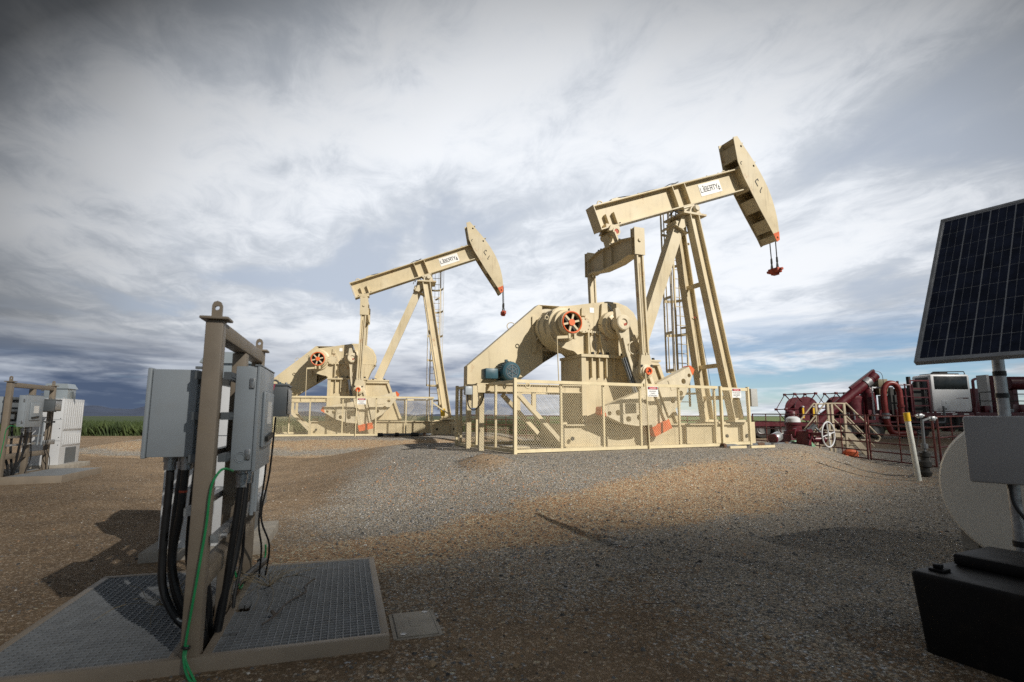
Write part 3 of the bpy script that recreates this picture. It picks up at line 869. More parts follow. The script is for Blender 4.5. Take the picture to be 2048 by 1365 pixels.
    m = MB(); m.tube(spline([(-.68, -.63, 1.30), (-.66, -.64, 1.05), (-.52, -.64, .95), (-.34, -.64, 1.12), (-.27, -.62, 1.36)], 6), .014, 6); m.build('cable', BLACK, sb)
    # --- cranks with counterweights
    for s in (-1, 1):
        def Q(a, b, yy): return (3.40 + a * math.sin(R(psi)) + b * math.cos(R(psi)), s * yy, 3.22 - a * math.cos(R(psi)) + b * math.sin(R(psi)))
        arm = [(-.16, -.13), (-.20, 0), (-.16, .13), (0, .20), (.35, .21), (.75, .25), (1.3, .27), (3.05, .285), (3.05, -.285), (1.3, -.285), (.75, -.25), (.30, -.18), (0, -.20)]
        m = MB()
        m.sheet(arm, lambda p: Q(p[0], p[1], .86), lambda p: Q(p[0], p[1], .98))
        m.sheet([(.45, .12), (.75, .155), (2.82, .18), (2.82, .26), (1.3, .255), (.75, .235), (.40, .20)], lambda p: Q(p[0], p[1], .981), lambda p: Q(p[0], p[1], 1.05))
        m.sheet([(.45, -.10), (.75, -.16), (1.2, -.17), (2.82, -.13), (2.82, -.265), (1.3, -.27), (.75, -.235), (.36, -.17)], lambda p: Q(p[0], p[1], .981), lambda p: Q(p[0], p[1], 1.05))
        m.sheet([(-.42, -.06), (-.42, .04), (0, .08), (0, -.16), (-.1, -.16)], lambda p: Q(p[0], p[1], .90), lambda p: Q(p[0], p[1], 1.02))
        m.lathe([(.0, .62), (.165, .62), (.165, .86)], (3.40, 0, 3.22), (0, s, 0), 24)
        m.lathe([(.205, .86), (.205, 1.07), (.18, 1.09), (.10, 1.09), (.10, 1.06), (0, 1.06)], (3.40, 0, 3.22), (0, s, 0), 28)
        m.torus(Q(.72, .04, 1.045), (0, 1, 0), .17, .018, 18, 6, 0, 360)
        crank = m.build('crank', BEIGE2, P)
        m = MB(); m.sheet([(.05, -.045), (.05, .045), (.11, .05), (.11, -.05)], lambda p: Q(p[0] - .02, p[1] + .03, 1.061), lambda p: Q(p[0] - .02, p[1] + .03, 1.067)); m.build('keyway', CARR, crank)
        m = MB(); m.sheet([(2.80, -.29), (2.80, .29), (3.056, .29), (3.056, -.29)], lambda p: Q(p[0], p[1], .855), lambda p: Q(p[0], p[1], 1.054)); m.build('painted_tip', ORANGE, crank)
        m = MB()
        m.sheet([(.86, -.36), (.86, -.255), (1.95, -.292), (1.95, -.40)], lambda p: Q(p[0], p[1], .90), lambda p: Q(p[0], p[1], 1.0))
        m.sheet([(.86, -.325), (.86, -.30), (1.95, -.335), (1.95, -.36)], lambda p: Q(p[0], p[1], 1.001), lambda p: Q(p[0], p[1], 1.03))
        m.build('toothed_rack', STEEL, crank)
        for sd in (-1, 1):
            out = [(1.80, sd * .29), (1.80, sd * .60), (1.76, sd * 1.50), (1.90, sd * 1.58), (2.36, sd * 1.10), (2.58, sd * .72), (2.72, sd * .29)]
            hol = [circ(2.06, sd * 1.12, .075, 12), circ(1.98, sd * 1.36, .055, 12), circ(2.32, sd * .90, .075, 12), circ(2.40, sd * .58, .075, 12)]
            m = MB(); m.sheet(out, lambda p: Q(p[0], p[1], .84), lambda p: Q(p[0], p[1], 1.10), hol)
            m.sheet([(1.86, sd * .64), (1.88, sd * .98), (2.16, sd * .98), (2.14, sd * .64)], lambda p: Q(p[0], p[1], 1.101), lambda p: Q(p[0], p[1], 1.115))
            cw = m.build('counterweight', BEIGE2, crank)
            m = MB(); m.sheet([(1.755, sd * 1.46), (1.75, sd * 1.515), (1.895, sd * 1.60), (2.02, sd * 1.47)], lambda p: Q(p[0], p[1], .835), lambda p: Q(p[0], p[1], 1.105)); m.build('painted_tip', ORANGE, cw)
        # --- pitman arm
        p0 = Vector(Q(1.37, 0, 1.22)); 
        E0 = Vector((3.80, s * 1.22, 5.52))
        ax = (E0 - p0).normalized()
        m = MB()
        m.lathe([(0, -.14), (.10, -.14), (.10, -.06), (.19, -.06), (.19, .04), (.15, .06), (.15, .09), (.10, .10), (.10, .12), (0, .12)], p0, (0, s, 0), 26)
        side = ax.cross(Vector((0, s, 0))).normalized()
        def QQ(p, yy): r = p0 + ax * p[1] + side * p[0]; return (r.x, s * yy, r.z)
        m.sheet([(-.19, -.05), (.19, -.05), (.16, .28), (.11, .48), (-.11, .48), (-.16, .28)], lambda p: QQ(p, 1.17), lambda p: QQ(p, 1.27))
        Lp = (E0 - p0).length
        for q in (-.085, .085): m.sheet([(q - .022, .44), (q + .022, .44), (q + .022, Lp - .35), (q - .022, Lp - .35)], lambda p: QQ(p, 1.15), lambda p: QQ(p, 1.29))
        m.sheet([(-.065, .44), (.065, .44), (.065, Lp - .35), (-.065, Lp - .35)], lambda p: QQ(p, 1.19), lambda p: QQ(p, 1.24))
        m.cyl(QQ((0, .42), 1.285), QQ((0, Lp - .7), 1.275), .010, n=6)
        m.use(1)
        for aa in (-.15, .15): m.cyl(QQ((aa, .14), 1.27), QQ((aa, .14), 1.30), .03, n=8)
        pit = m.build('pitman_arm', [BEIGE, DARK], P)
        m = MB(); m.lathe([(0, 0), (.065, 0), (.065, .03), (.10, .03), (.10, -.02)], p0 + Vector((0, s * .13, 0)), (0, s, 0), 18); m.use(1).lathe([(0, 0), (.03, 0)], p0 + Vector((0, s * .163, 0)), (0, s, 0), 10); nut = m.build('crank_pin', [ORANGE, DARK], pit)
        m = MB()
        m.box(3.64, 3.96, *sorted((s * 1.135, s * 1.16)), 5.10, 5.76); m.box(3.64, 3.96, *sorted((s * 1.29, s * 1.315)), 5.02, 5.76)
        m.box(3.66, 3.94, *sorted((s * 1.162, s * 1.288)), 5.50, 5.755)
        m.cyl((3.80, s * 1.10, 5.42), (3.80, s * 1.35, 5.42), .05, n=14)
        m.build('clevis', BEIGE, pit)
        # bearing housing on the crank that carries the pin
        m = MB(); m.lathe([(.20, -.20), (.20, -.10), (.16, -.08)], p0, (0, s, 0), 24); m.build('wrist_pin_flange', BEIGE2, crank)
    # --- equalizer
    m = MB()
    pe = [(-1.13, 5.08), (-.95, 5.10), (-.42, 5.02), (.42, 5.02), (.95, 5.10), (1.13, 5.08), (1.13, 5.50), (.6, 5.60), (-.6, 5.60), (-1.13, 5.50)]
    m.yz(pe, 3.73, 3.87)
    tops = [(-1.13, 5.50), (-.6, 5.60), (.6, 5.60), (1.13, 5.50)]; bots = [(-1.13, 5.08), (-.95, 5.10), (-.42, 5.02), (.42, 5.02), (.95, 5.10), (1.13, 5.08)]
    for ch, sgn in ((tops, 1), (bots, -1)):
        m.add([(xx, yy, zz + sgn * dz) for dz in (.0005, .03) for xx in (3.64, 3.96) for yy, zz in ch], [])
        n0 = len(m.v) - 4 * len(ch); L = len(ch)
        for i in range(L - 1):
            a = [n0 + i, n0 + i + 1, n0 + L + i + 1, n0 + L + i]; b = [q + 2 * L for q in a]
            m.f += [tuple(a), tuple(b), (a[0], a[1], b[1], b[0]), (a[3], a[2], b[2], b[3])]
        m.f += [(n0, n0 + L, n0 + 3 * L, n0 + 2 * L), (n0 + L - 1, n0 + 2 * L - 1, n0 + 4 * L - 1, n0 + 3 * L - 1)]
    for yy in (-.12, .30): m.box(3.66, 3.94, yy - .012, yy + .012, 5.06, 5.56)
    m.use(1)
    for yy in (-.55, -.42, -.12, .12, .42, .55):
        m.cyl((3.68, yy, 5.63), (3.68, yy, 5.67), .03, n=8)
    eq = m.build('equalizer', [BEIGE, DARK], P)
    # --- walking beam (built in its own axes a, n round the saddle bearing)
    S = Vector((6.50, 0, 7.05)); ca, sa = math.cos(R(phi)), math.sin(R(phi))
    def B(a, n, yy): return (S.x + a * ca - n * sa, yy, S.z + a * sa + n * ca)
    tail = Vector(B(-2.98, .02, 0))
    m = MB()
    m.sheet([(-3.31, .15), (2.75, .15), (2.75, .185), (-3.31, .185)], lambda p: B(p[0], p[1], -.205), lambda p: B(p[0], p[1], .205))
    m.sheet([(-3.31, .845), (2.6, .845), (2.6, .88), (-3.31, .88)], lambda p: B(p[0], p[1], -.205), lambda p: B(p[0], p[1], .205))
    m.sheet([(-3.29, .186), (2.75, .186), (2.6, .844), (-3.29, .844)], lambda p: B(p[0], p[1], -.02), lambda p: B(p[0], p[1], .02))
    m.sheet([(-3.335, .14), (-3.312, .14), (-3.312, .89), (-3.335, .89)], lambda p: B(p[0], p[1], -.21), lambda p: B(p[0], p[1], .21))
    for s in (-1, 1):
        for aa in (-.37, .12): m.sheet([(aa - .012, .187), (aa + .012, .187), (aa + .012, .843), (aa - .012, .843)], lambda p: B(p[0], p[1], s * .021), lambda p: B(p[0], p[1], s * .20))
        for aa in (-2.97, -2.68): m.sheet([(aa - .012, .187), (aa + .012, .187), (aa + .012, .52), (aa - .012, .56)], lambda p: B(p[0], p[1], s * .021), lambda p: B(p[0], p[1], s * .15))
    m.use(1)
    for aa in (-3.05, -2.88, -2.76, -2.60):
        for s in (-1, 1): m.cyl(B(aa, .187, s * .12), B(aa, .225, s * .12), .032, n=8)
    m.use(2)
    m.torus(B(-2.95, .90, 0), (0, 1, 0), .09, .022, 18, 6); m.torus(B(2.05, .90, 0), (0, 1, 0), .06, .02, 14, 6)
    m.sheet([(-2.62, .881), (-2.2, .881), (-2.3, .95), (-2.55, .95)], lambda p: B(p[0], p[1], -.08), lambda p: B(p[0], p[1], .08))
    for aa in (-1.6, 1.2, 1.7): m.cyl(B(aa, .881, -.1), B(aa, .92, -.1), .02, n=8)
    m.bar(B(2.2, .90, 0), B(2.6, .92, 0), .12, .05)
    beam = m.build('walking_beam', [BEIGE, DARK, BEIGE2], P)
    m = MB()
    m.tube(spline([B(-2.5, .95, -.05), B(-2.2, .93, -.08), B(-1.8, .90, -.06), B(-1.2, .91, -.07), B(-.6, .90, -.05), B(-.3, .95, -.06), B(-.05, .93, -.05)], 5), .012, 6)
    m.bar(B(-.25, .91, -.05), B(.05, .96, -.05), .03, .03)
    m.build('grease_line', BLACK, beam)
    # logo sign on the web
    def sign_pt(a, n, off=0.0): return B(a, n, -.0225 - off)
    m = MB(); m.sheet([(.79, .335), (1.71, .335), (1.71, .72), (.79, .72)], lambda p: sign_pt(p[0], p[1], 0), lambda p: sign_pt(p[0], p[1], .006))
    sign = m.build('sign_plate', SIGNW, beam)
    axd, ayd = Vector((ca, 0, sa)), Vector((-sa, 0, ca))
    def word(txt, a, n, h, w): return lettering(txt, INK, sign, sign_pt(a, n, .0065), axd, ayd, h, w, bold=.012)
    m = MB()
    # squared-off letters drawn as strokes:  L i B E R T Y
    def stroke(pts, w=.024):
        for (a0, n0), (a1, n1) in zip(pts[:-1], pts[1:]):
            d = math.hypot(a1 - a0, n1 - n0); ex, ey = (a1 - a0) / d * w / 2, (n1 - n0) / d * w / 2
            q = [(a0 - ex - ey, n0 - ey + ex), (a1 + ex - ey, n1 + ey + ex), (a1 + ex + ey, n1 + ey - ex), (a0 - ex + ey, n0 - ey - ex)]
            m.add([sign_pt(*p, .0085) for p in q], [(0, 1, 2, 3)])
    h0, h1, hm = .455, .605, .532
    x_ = .835
    stroke([(x_, h1), (x_, h0), (x_ + .085, h0)])
    stroke([(.965, h0), (.965, h1 - .025)]); stroke([(.958, h1 + .035), (.972, h1 + .035)], .036)
    stroke([(1.005, h0), (1.005, h1), (1.085, h1), (1.085, hm), (1.005, hm)]); stroke([(1.085, hm), (1.095, h0 + .005), (1.005, h0)])
    stroke([(1.215, h1), (1.135, h1), (1.135, h0), (1.215, h0)]); stroke([(1.135, hm), (1.205, hm)])
    stroke([(1.25, h0), (1.25, h1), (1.335, h1), (1.335, hm), (1.25, hm)]); stroke([(1.30, hm), (1.34, h0)])
    stroke([(1.365, h1), (1.455, h1)]); stroke([(1.41, h1), (1.41, h0)])
    stroke([(1.47, h1), (1.52, hm), (1.57, h1)]); stroke([(1.52, hm), (1.52, h0)])
    m.build('lettering', INK, sign, smooth=False)
    m = MB()
    dpx, dpy = 1.615, .44
    drop = [(dpx, dpy + .135)] + [(dpx + .045 * math.cos(R(t)), dpy + .045 * math.sin(R(t))) for t in range(30, -220, -20)]
    m.sheet(drop, lambda p: sign_pt(p[0], p[1], .0065), lambda p: sign_pt(p[0], p[1], .0085)); em = m.build('drop_emblem', INK, sign, smooth=False)
    m = MB(); m.sheet([(dpx - .035, dpy + .012), (dpx + .035, dpy + .004), (dpx + .035, dpy + .022), (dpx - .035, dpy + .030)], lambda p: sign_pt(p[0], p[1], .009), lambda p: sign_pt(p[0], p[1], .0095)); m.build('drop_band', GALV, em, smooth=False)
    # --- tail bearing between beam and equalizer
    m = MB()
    for s in (-1, 1): m.sheet([(-.20, -.02), (.20, -.02), (.13, .14), (-.13, .14)], lambda p: (tail.x + p[0] * ca, s * .14, tail.z + p[1] + .0), lambda p: (tail.x + p[0] * ca, s * .28, tail.z + p[1]))
    m.cyl((tail.x, -.34, tail.z - .06), (tail.x, .34, tail.z - .06), .10, n=20)
    m.box(tail.x - .22, tail.x + .22, -.20, .20, tail.z + .10, tail.z + .20)
    m.bar((tail.x, 0, tail.z - .06), (3.80, 0, 5.63), .34, .26, (0, 1, 0))
    tb = m.build('tail_bearing', BEIGE, P)
    m = MB(); m.lathe([(.12, 0), (.12, .05), (.075, .05), (.075, .03)], (tail.x, -.34, tail.z - .06), (0, -1, 0), 22); m.bar((tail.x - .1, -.37, tail.z - .1), (3.72, -.37, 5.64), .05, .16, (0, 1, 0)); m.build('bearing_cap', BEIGE, tb)
    m = MB(); m.lathe([(0, 0), (.074, 0)], (tail.x, -.375, tail.z - .06), (0, -1, 0), 18); m.build('grease_plug', CARR, tb)
    # --- horse head
    arc0 = [(2.77, 1.874), (2.895, 1.52), (3.03, 1.16), (3.15, .80), (3.25, .40), (3.315, .023), (3.335, -.36), (3.31, -.735), (3.255, -1.08), (3.17, -1.398), (3.045, -1.752)]
    arc = [(p.x, p.y) for p in spline([(a, n, 0) for a, n in arc0], 4)]
    back = [(2.904, -1.784), (2.86, -1.479), (2.653, -.564), (2.447, .52), (2.42, 1.066), (2.588, 1.869)]
    hp = [back[-1]] + arc + back[:-1]
    m = MB()
    for s in (-1, 1): m.sheet(hp, lambda p: B(p[0], p[1], s * .335), lambda p: B(p[0], p[1], s * .31), [circ(2.78, 1.52, .04, 10), circ(3.03, .80, .04, 10), circ(2.985, -1.66, .035, 10)])
    for a, b in zip(arc[:-1], arc[1:]):
        p = [B(a[0] - .01, a[1], -.309), B(a[0] - .01, a[1], .309), B(b[0] - .01, b[1], .309), B(b[0] - .01, b[1], -.309)]
        q = [B(a[0] - .035, a[1], -.309), B(a[0] - .035, a[1], .309), B(b[0] - .035, b[1], .309), B(b[0] - .035, b[1], -.309)]
        m.hexa(p + q)
    def bk(n):
        for (a0, n0), (a1, n1) in zip(back[:-1], back[1:]):
            if n0 <= n <= n1: return a0 + (a1 - a0) * (n - n0) / (n1 - n0)
        return 2.6
    def closing(n0, n1, d=.05):
        a0, a1 = bk(n0) + d, bk(n1) + d
        m.hexa([B(a0, n0, -.309), B(a0, n0, .309), B(a1, n1, .309), B(a1, n1, -.309), B(a0 + .02, n0, -.309), B(a0 + .02, n0, .309), B(a1 + .02, n1, .309), B(a1 + .02, n1, -.309)])
        for nn in (n0, n1): m.sheet([(bk(nn) + d, nn - .012), (3.22 if abs(nn) < 1 else 2.95, nn - .012), (3.22 if abs(nn) < 1 else 2.95, nn + .012), (bk(nn) + d, nn + .012)], lambda p: B(p[0], p[1], -.308), lambda p: B(p[0], p[1], .308))
    for n0, n1 in ((-1.75, -1.55), (-1.36, -.98), (-.62, -.20), (.10, .92), (1.18, 1.62)): closing(n0, n1)
    m.use(1)
    def tick(a0, n0, a1, n1, w=.028): m.bar(B(a0, n0, -.338), B(a1, n1, -.338), .012, w, (0, 0, 1) if abs(n1 - n0) < abs(a1 - a0) else (1, 0, 0))
    tick(2.86, .30, 3.0, .36); tick(2.86, .30, 2.90, .12); tick(3.0, .36, 3.0, .28); tick(2.92, -.05, 3.06, .05); tick(2.93, -.05, 2.92, -.11)
    m.torus(B(2.56, .98, -.337), (0, 1, 0), .05, .012, 14, 6, 150, 330)
    head = m.build('horse_head', [BEIGE, DARK], P)
    m = MB(); m.sheet([(3.145, -1.49), (3.045, -1.755), (2.902, -1.788), (2.861, -1.50)], lambda p: B(p[0], p[1], -.3355), lambda p: B(p[0], p[1], -.338), [circ(2.985, -1.66, .036, 10)]); m.build('painted_tip', ORANGE, head)
    # --- bridle
    top = Vector(B(3.27, -.95, 0)); zt = top.z
    tip = Vector(B(3.16, -1.55, 0))
    bx = max(top.x, tip.x) + .02
    m = MB()
    for s in (-1, 1):
        pts = [B(a + .012, n, s * .115) for a, n in arc[:33]] + [(bx, s * .115, tip.z), (bx + .02, s * .11, zt - 1.0 if False else tip.z - .80)]
        m.tube(pts, .017, 8)
        m.cyl((bx + .02, s * .11, tip.z - .74), (bx + .02, s * .11, tip.z - .90), .030, .036, n=10)
        for q in (-1, 1): m.bar((bx + .02, s * .11, tip.z - .88), (bx + .02 + q * .05, s * .11, tip.z - 1.18), .03, .03)
    br = m.build('bridle', DARK, P)
    m = MB(); m.box(bx - .08, bx + .12, -.20, .20, tip.z - 1.26, tip.z - 1.10, .02); m.cyl((bx + .02, -.30, tip.z - 1.17), (bx + .02, .30, tip.z - 1.17), .045, n=12); m.box(bx - .06, bx + .10, -.10, .10, tip.z - 1.32, tip.z - 1.26); m.build('carrier_bar', CARR, br)
    # --- samson post
    for s in (-1, 1):
        m = MB(); m.ibeam((6.42, s * .34, 6.80), (7.46, s * .60, .70), .26, .34, .03, .025, (1, 0, 0)); m.box(7.22, 7.72, s * .60 - .19, s * .60 + .19, .636, .70); m.build('front_leg', BEIGE, P)
    m = MB(); m.bar((6.12, 0, 6.52), (4.44, 0, 2.40), .30, .34, (1, 0, 0)); m.box(4.16, 4.76, -.25, .25, 2.347, 2.40); m.build('rear_leg', BEIGE, P)
    for xx, hw_, zz in ((6.77, .42, 4.75), (7.22, .52, 2.3), (7.36, .55, 1.35)):
        m = MB(); m.bar((xx, -hw_, zz), (xx, hw_, zz), .10, .12); m.build('cross_brace', BEIGE, P)
    m = MB()
    m.box(6.02, 6.86, -.48, .48, 6.80, 6.86)
    m.xz([(5.94, 6.40), (6.10, 6.36), (6.56, 6.795), (6.10, 6.795)], -.30, -.27); m.xz([(5.94, 6.40), (6.10, 6.36), (6.56, 6.795), (6.10, 6.795)], .27, .30)
    m.bar((5.88, 0, 6.50), (6.34, 0, 6.28), .50, .035, (0, 0, 1))
    m.bar((6.0, 0, 6.66), (6.05, 0, 6.48), .46, .20, (1, 0, 0))
    m.build('post_head', BEIGE, P)
    m = MB()
    m.cyl((S.x + .02, -.46, 7.02), (S.x + .02, .46, 7.02), .085, n=20)
    for s in (-1, 1):
        m.xz([(6.28, 6.861), (6.76, 6.861), (6.66, 7.06), (6.58, 7.12), (6.46, 7.12), (6.38, 7.06)], *sorted((s * .24, s * .38)))
        m.lathe([(0, .10), (.075, .10), (.10, .07), (.10, 0)], (S.x + .02, s * .40, 7.02), (0, s, 0), 20)
    m.sheet([(-.22, .10), (.22, .10), (.22, .149), (-.22, .149)], lambda p: B(p[0], p[1], -.2), lambda p: B(p[0], p[1], .2))
    m.sheet([(-.16, -.02), (.16, -.02), (.20, .10), (-.20, .10)], lambda p: B(p[0], p[1], -.16), lambda p: B(p[0], p[1], .16))
    m.build('saddle_bearing', BEIGE2, P)
    m = MB(); m.tube(spline([(6.2, -.3, 6.92), (6.05, -.2, 6.98), (5.9, -.25, 6.85), (5.85, -.28, 6.7)], 4), .015, 6); m.tube([(6.3, -.05, 6.9), (6.0, -.05, 7.0), (5.95, .1, 6.9)], .02, 6); m.build('grease_line', BLACK, P)
    # --- ladder with safety cage on the far side
    m = MB(); ly = 1.02
    for xx in (6.76, 7.18): m.bar((xx, ly, 1.1), (xx, ly, 7.9), .05, .05, (1, 0, 0))
    zz = 1.25
    while zz < 7.85: m.cyl((6.76, ly, zz), (7.18, ly, zz), .012, n=6); zz += .305
    for zz in (6.3, 3.6, 1.5): m.bar((6.97, ly, zz), (7.1, .62, zz), .06, .06)
    lad = m.build('ladder', BEIGE, P)
    m = MB()
    def hoop(t): return (6.97 + .36 * math.cos(R(t)), ly + .05 + .62 * math.sin(R(t)) ** .8 if 0 < t < 180 else ly)
    ang = list(range(0, 181, 15))
    for zz in (2.25, 3.45, 4.6, 5.8, 6.9, 7.85):
        for a, b in zip(ang[:-1], ang[1:]):
            p, q = hoop(a), hoop(b); m.bar((p[0], p[1], zz), (q[0], q[1], zz), .012, .09, (0, 0, 1))
    for t in (0, 30, 60, 90, 120, 150, 180):
        p = hoop(t); m.bar((p[0], p[1], 2.22), (p[0], p[1], 7.88), .045, .014, (1, 0, 0))
    m.build('safety_cage', BEIGE, lad)
    # brake cable and small fittings on the far leg
    m = MB(); m.torus((7.02, .40, 3.9), (0, 1, 0), .07, .014, 14, 6, -20, 200); m.build('brake_handle', CARR, P)
    m = MB(); m.tube([(7.04, .36, 3.86), (7.30, .30, 2.4), (7.45, .2, .75)], .006, 5); m.tube([(7.3, -.45, 2.2), (7.5, -.4, .8)], .008, 5); m.build('brake_cable', BLACK, P)
    return root

o1 = Vector((0.0748, 11.768, PAD))
th1 = R(22)
v1 = Vector((-math.sin(th1), math.cos(th1), 0))
pj1 = o1 + v1 * 1.92
pump_jack('large cream pump jack in front, nearest the camera, with raised horse head', pj1.x, pj1.y, PAD, 22, 22.0, 20.9, 'pump jacks')
pump_jack('smaller-looking cream pump jack standing further back on the left', -10.22, 22.75, PAD, 12.5, 12.5, 21.8, 'pump jacks')

# ------------------------------------------------------------------ mesh guards round the pump jacks
def mesh_bm(m, P0, P1, z0, z1, off, pitch=.058, w=.0043, slope=1.15):
    """expanded-metal infill between two ground points, as crossing strands"""
    P0, P1 = V3(P0), V3(P1); d = P1 - P0; L = d.length; d.normalize(); nrm = Vector((-d.y, d.x, 0)) * off
    H = z1 - z0
    for sg in (1, -1):
        k = -H / slope
        while k < L:
            s0, t0 = k, 0.0; s1, t1 = k + H / slope, H
            if s0 < 0: t0 = -s0 * slope; s0 = 0
            if s1 > L: t1 = H - (s1 - L) * slope; s1 = L
            if t1 - t0 > .02:
                a, b = (s0, s1) if sg > 0 else (L - s0, L - s1)
                p = P0 + d * a + nrm + Vector((0, 0, z0 + t0)); q = P0 + d * b + nrm + Vector((0, 0, z0 + t1))
                e = Vector((d.x * -slope, d.y * -slope, 1 if True else 0)) if sg > 0 else Vector((d.x * slope, d.y * slope, 1))
                e.normalize(); e *= w / 2
                nn = Vector((-d.y, d.x, 0)) * (.003 * sg)
                m.add([p - e + nn, p + e + nn, q + e + nn, q - e + nn], [(0, 1, 2, 3)])
            k += pitch
    return m

def guard(label, loc, rz, L, D, posts, side_posts, H=1.60, gate=None, open_to=None, group=None, backL=None):
    root = thing('guard_fence', label, 'fence', loc, R(rz), group)
    bl = backL or L
    def run(p, q, ps, name_post, inset):
        p, q = V3((*p, 0)), V3((*q, 0)); d = (q - p); Ln = d.length; d.normalize(); nrm = Vector((-d.y, d.x, 0))
        m = MB()
        for zz in (.06, H - .035): m.bar(p + Vector((0, 0, zz)), q + Vector((0, 0, zz)), .055, .07)
        m.build('rail', FENCEM, root)
        for t in ps:
            c = p + d * t
            mm = MB(); mm.bar(c + nrm * inset + Vector((0, 0, .02)), c + nrm * inset + Vector((0, 0, H - .04)), .05, .05, d); mm.build('post', FENCEM, root)
        mm = MB(); mesh_bm(mm, p, q, .09, H - .07, -.028 if inset > 0 else .028); mm.build('mesh_panel', MESHM, root, smooth=False, normals=False)
    run((0, 0), (L, 0), posts, 'post', .06)
    run((0, D), (bl, D), [0.05] + [p for p in posts[1:-1:2] if p < bl] + [bl - .05], 'post', -.06)
    run((0, D), (0, 0), side_posts, 'post', .06)
    for c in ((-.03, -.035), (-.03, D + .035)):
        m = MB(); m.bar((c[0], c[1], -.05), (c[0], c[1], H + .03), .07, .07); m.build('corner_post', FENCEM, root)
    if open_to is not None:
        run((L, 0), (L, open_to), [open_to * .5, open_to - .05], 'post', .06)
    # hand-hold brackets on the first bay
    for dx, dy in ((-.05, .45), (.28, -.04)):
        m = MB(); m.torus((dx, dy, H - .13), (1, 0, 0) if dx < 0 else (0, 1, 0), .055, .016, 8, 6); m.build('latch', FENCEM, root)
    # loose bar leaning on the front
    if gate is not None:
        m = MB()
        for t in (gate[0], gate[1]): m.bar((t, -.05, .03), (t, -.05, H + .0), .075, .06)
        for zz in (.09, H - .07): m.bar((gate[0] + .04, -.05, zz), (gate[1] - .04, -.05, zz), .05, .08)
        g = m.build('gate', FENCEM, root)
        mm = MB(); mesh_bm(mm, (gate[0] + .04, 0, 0), (gate[1] - .04, 0, 0), .12, H - .1, -.085); mm.build('gate_mesh', MESHM, g, smooth=False, normals=False)
    return root
guard('cream mesh guard fence round the nearer pump jack', tuple(o1), 26.5, 6.03, 3.45, [1.19, 2.36, 3.47, 4.72, 5.98], [.06, 1.15, 2.3, 3.3], gate=(6.10, 7.13), group='mesh guard fences')
th2 = R(12.5)
o2 = Vector((-10.22, 22.75, PAD)) + Vector((math.cos(th2), math.sin(th2), 0)) * -.75 + Vector((-math.sin(th2), math.cos(th2), 0)) * -1.65
guard('cream mesh guard fence round the pump jack further back', tuple(o2), 12.5, 7.5, 3.3, [.05, 1.35, 2.65, 3.9, 5.2, 6.4, 7.45], [.06, 1.15, 2.3, 3.2], open_to=3.3, group='mesh guard fences')

def bar_thing(label, p, q, r=.018):
    m = MB(); m.cyl(p, q, r, n=10); return tag(m.build('brake_rod', FENCEM), label, 'rod', 'thin rods leaning on the guards')
def loc1(u, v, z, o=o1, th=26.5):
    t = R(th); return (o.x + u * math.cos(t) - v * math.sin(t), o.y + u * math.sin(t) + v * math.cos(t), o.z + z)
def loc2(u, v, z): return loc1(u, v, z, o2, 12.5)
bar_thing('thin cream rod standing against the nearer guard fence beside its warning sign', loc1(3.62, -.06, -.05), loc1(3.54, -.09, 1.86))
bar_thing('thin cream rod standing against the further guard fence beside its warning sign', loc2(4.42, -.06, -.05), loc2(4.44, -.09, 1.86))

def danger_sign(label, org, rz, lines, w=.34, h=.25):
    root = thing('warning_sign', label, 'sign', org, R(rz), 'danger signs on the guards')
    m = MB(); m.box(-w / 2, w / 2, -.004, 0, -h / 2, h / 2); m.build('panel', SIGNW, root)
    m = MB(); m.box(-w * .455, w * .455, -.0065, -.0045, h * .20, h * .46); hd = m.build('header', INK, root)
    m = MB(); m.sheet([(w * .42 * math.cos(R(t)) , h * .33 + h * .115 * math.sin(R(t))) for t in range(0, 360, 15)], lambda p: (p[0], -.0068, p[1]), lambda p: (p[0], -.0085, p[1])); m.build('oval', SIGNR, hd)
    lettering('DANGER', SIGNW, root, (0, -.009, h * .33), (1, 0, 0), (0, 0, 1), h * .135, w * .58)
    n = len(lines); step = h * .60 / n
    for i, (t, wd) in enumerate(lines):
        lettering(t, INK, root, (0, -.0055, h * .12 - step * (i + .5)), (1, 0, 0), (0, 0, 1), step * .60, w * wd)
    return root
danger_sign('danger sign on the nearer mesh guard, in the middle of its long side', loc1(3.79, -.045, 1.41), 26.5, [('EQUIPMENT', .66), ('STARTS', .42), ('AUTOMATICALLY', .82)])
danger_sign('danger sign on the gate at the right end of the nearer mesh guard', loc1(6.58, -.155, 1.42), 26.5, [('DO NOT ENTER', .86), ('AUTHORIZED', .72), ('PERSONNEL', .72), ('ONLY', .30)])
danger_sign('danger sign on the mesh guard of the pump jack further back', loc2(4.62, -.045, 1.40), 12.5, [('EQUIPMENT', .66), ('STARTS', .42), ('AUTOMATICALLY', .82)])

# ------------------------------------------------------------------ electrical racks, their platforms, boxes and cables
RZ = R(17)
RU, RV = Vector((math.cos(RZ), math.sin(RZ), 0)), Vector((-math.sin(RZ), math.cos(RZ), 0))
RO = Vector((-1.66, 2.99, 0.0))           # foot of the front post of the nearer rack
FO = RO + Vector((-7.78, 7.19, 0.105))    # and of the further one
def rp(u, v, z=0.0): return RO + RU * u + RV * v + Vector((0, 0, z))

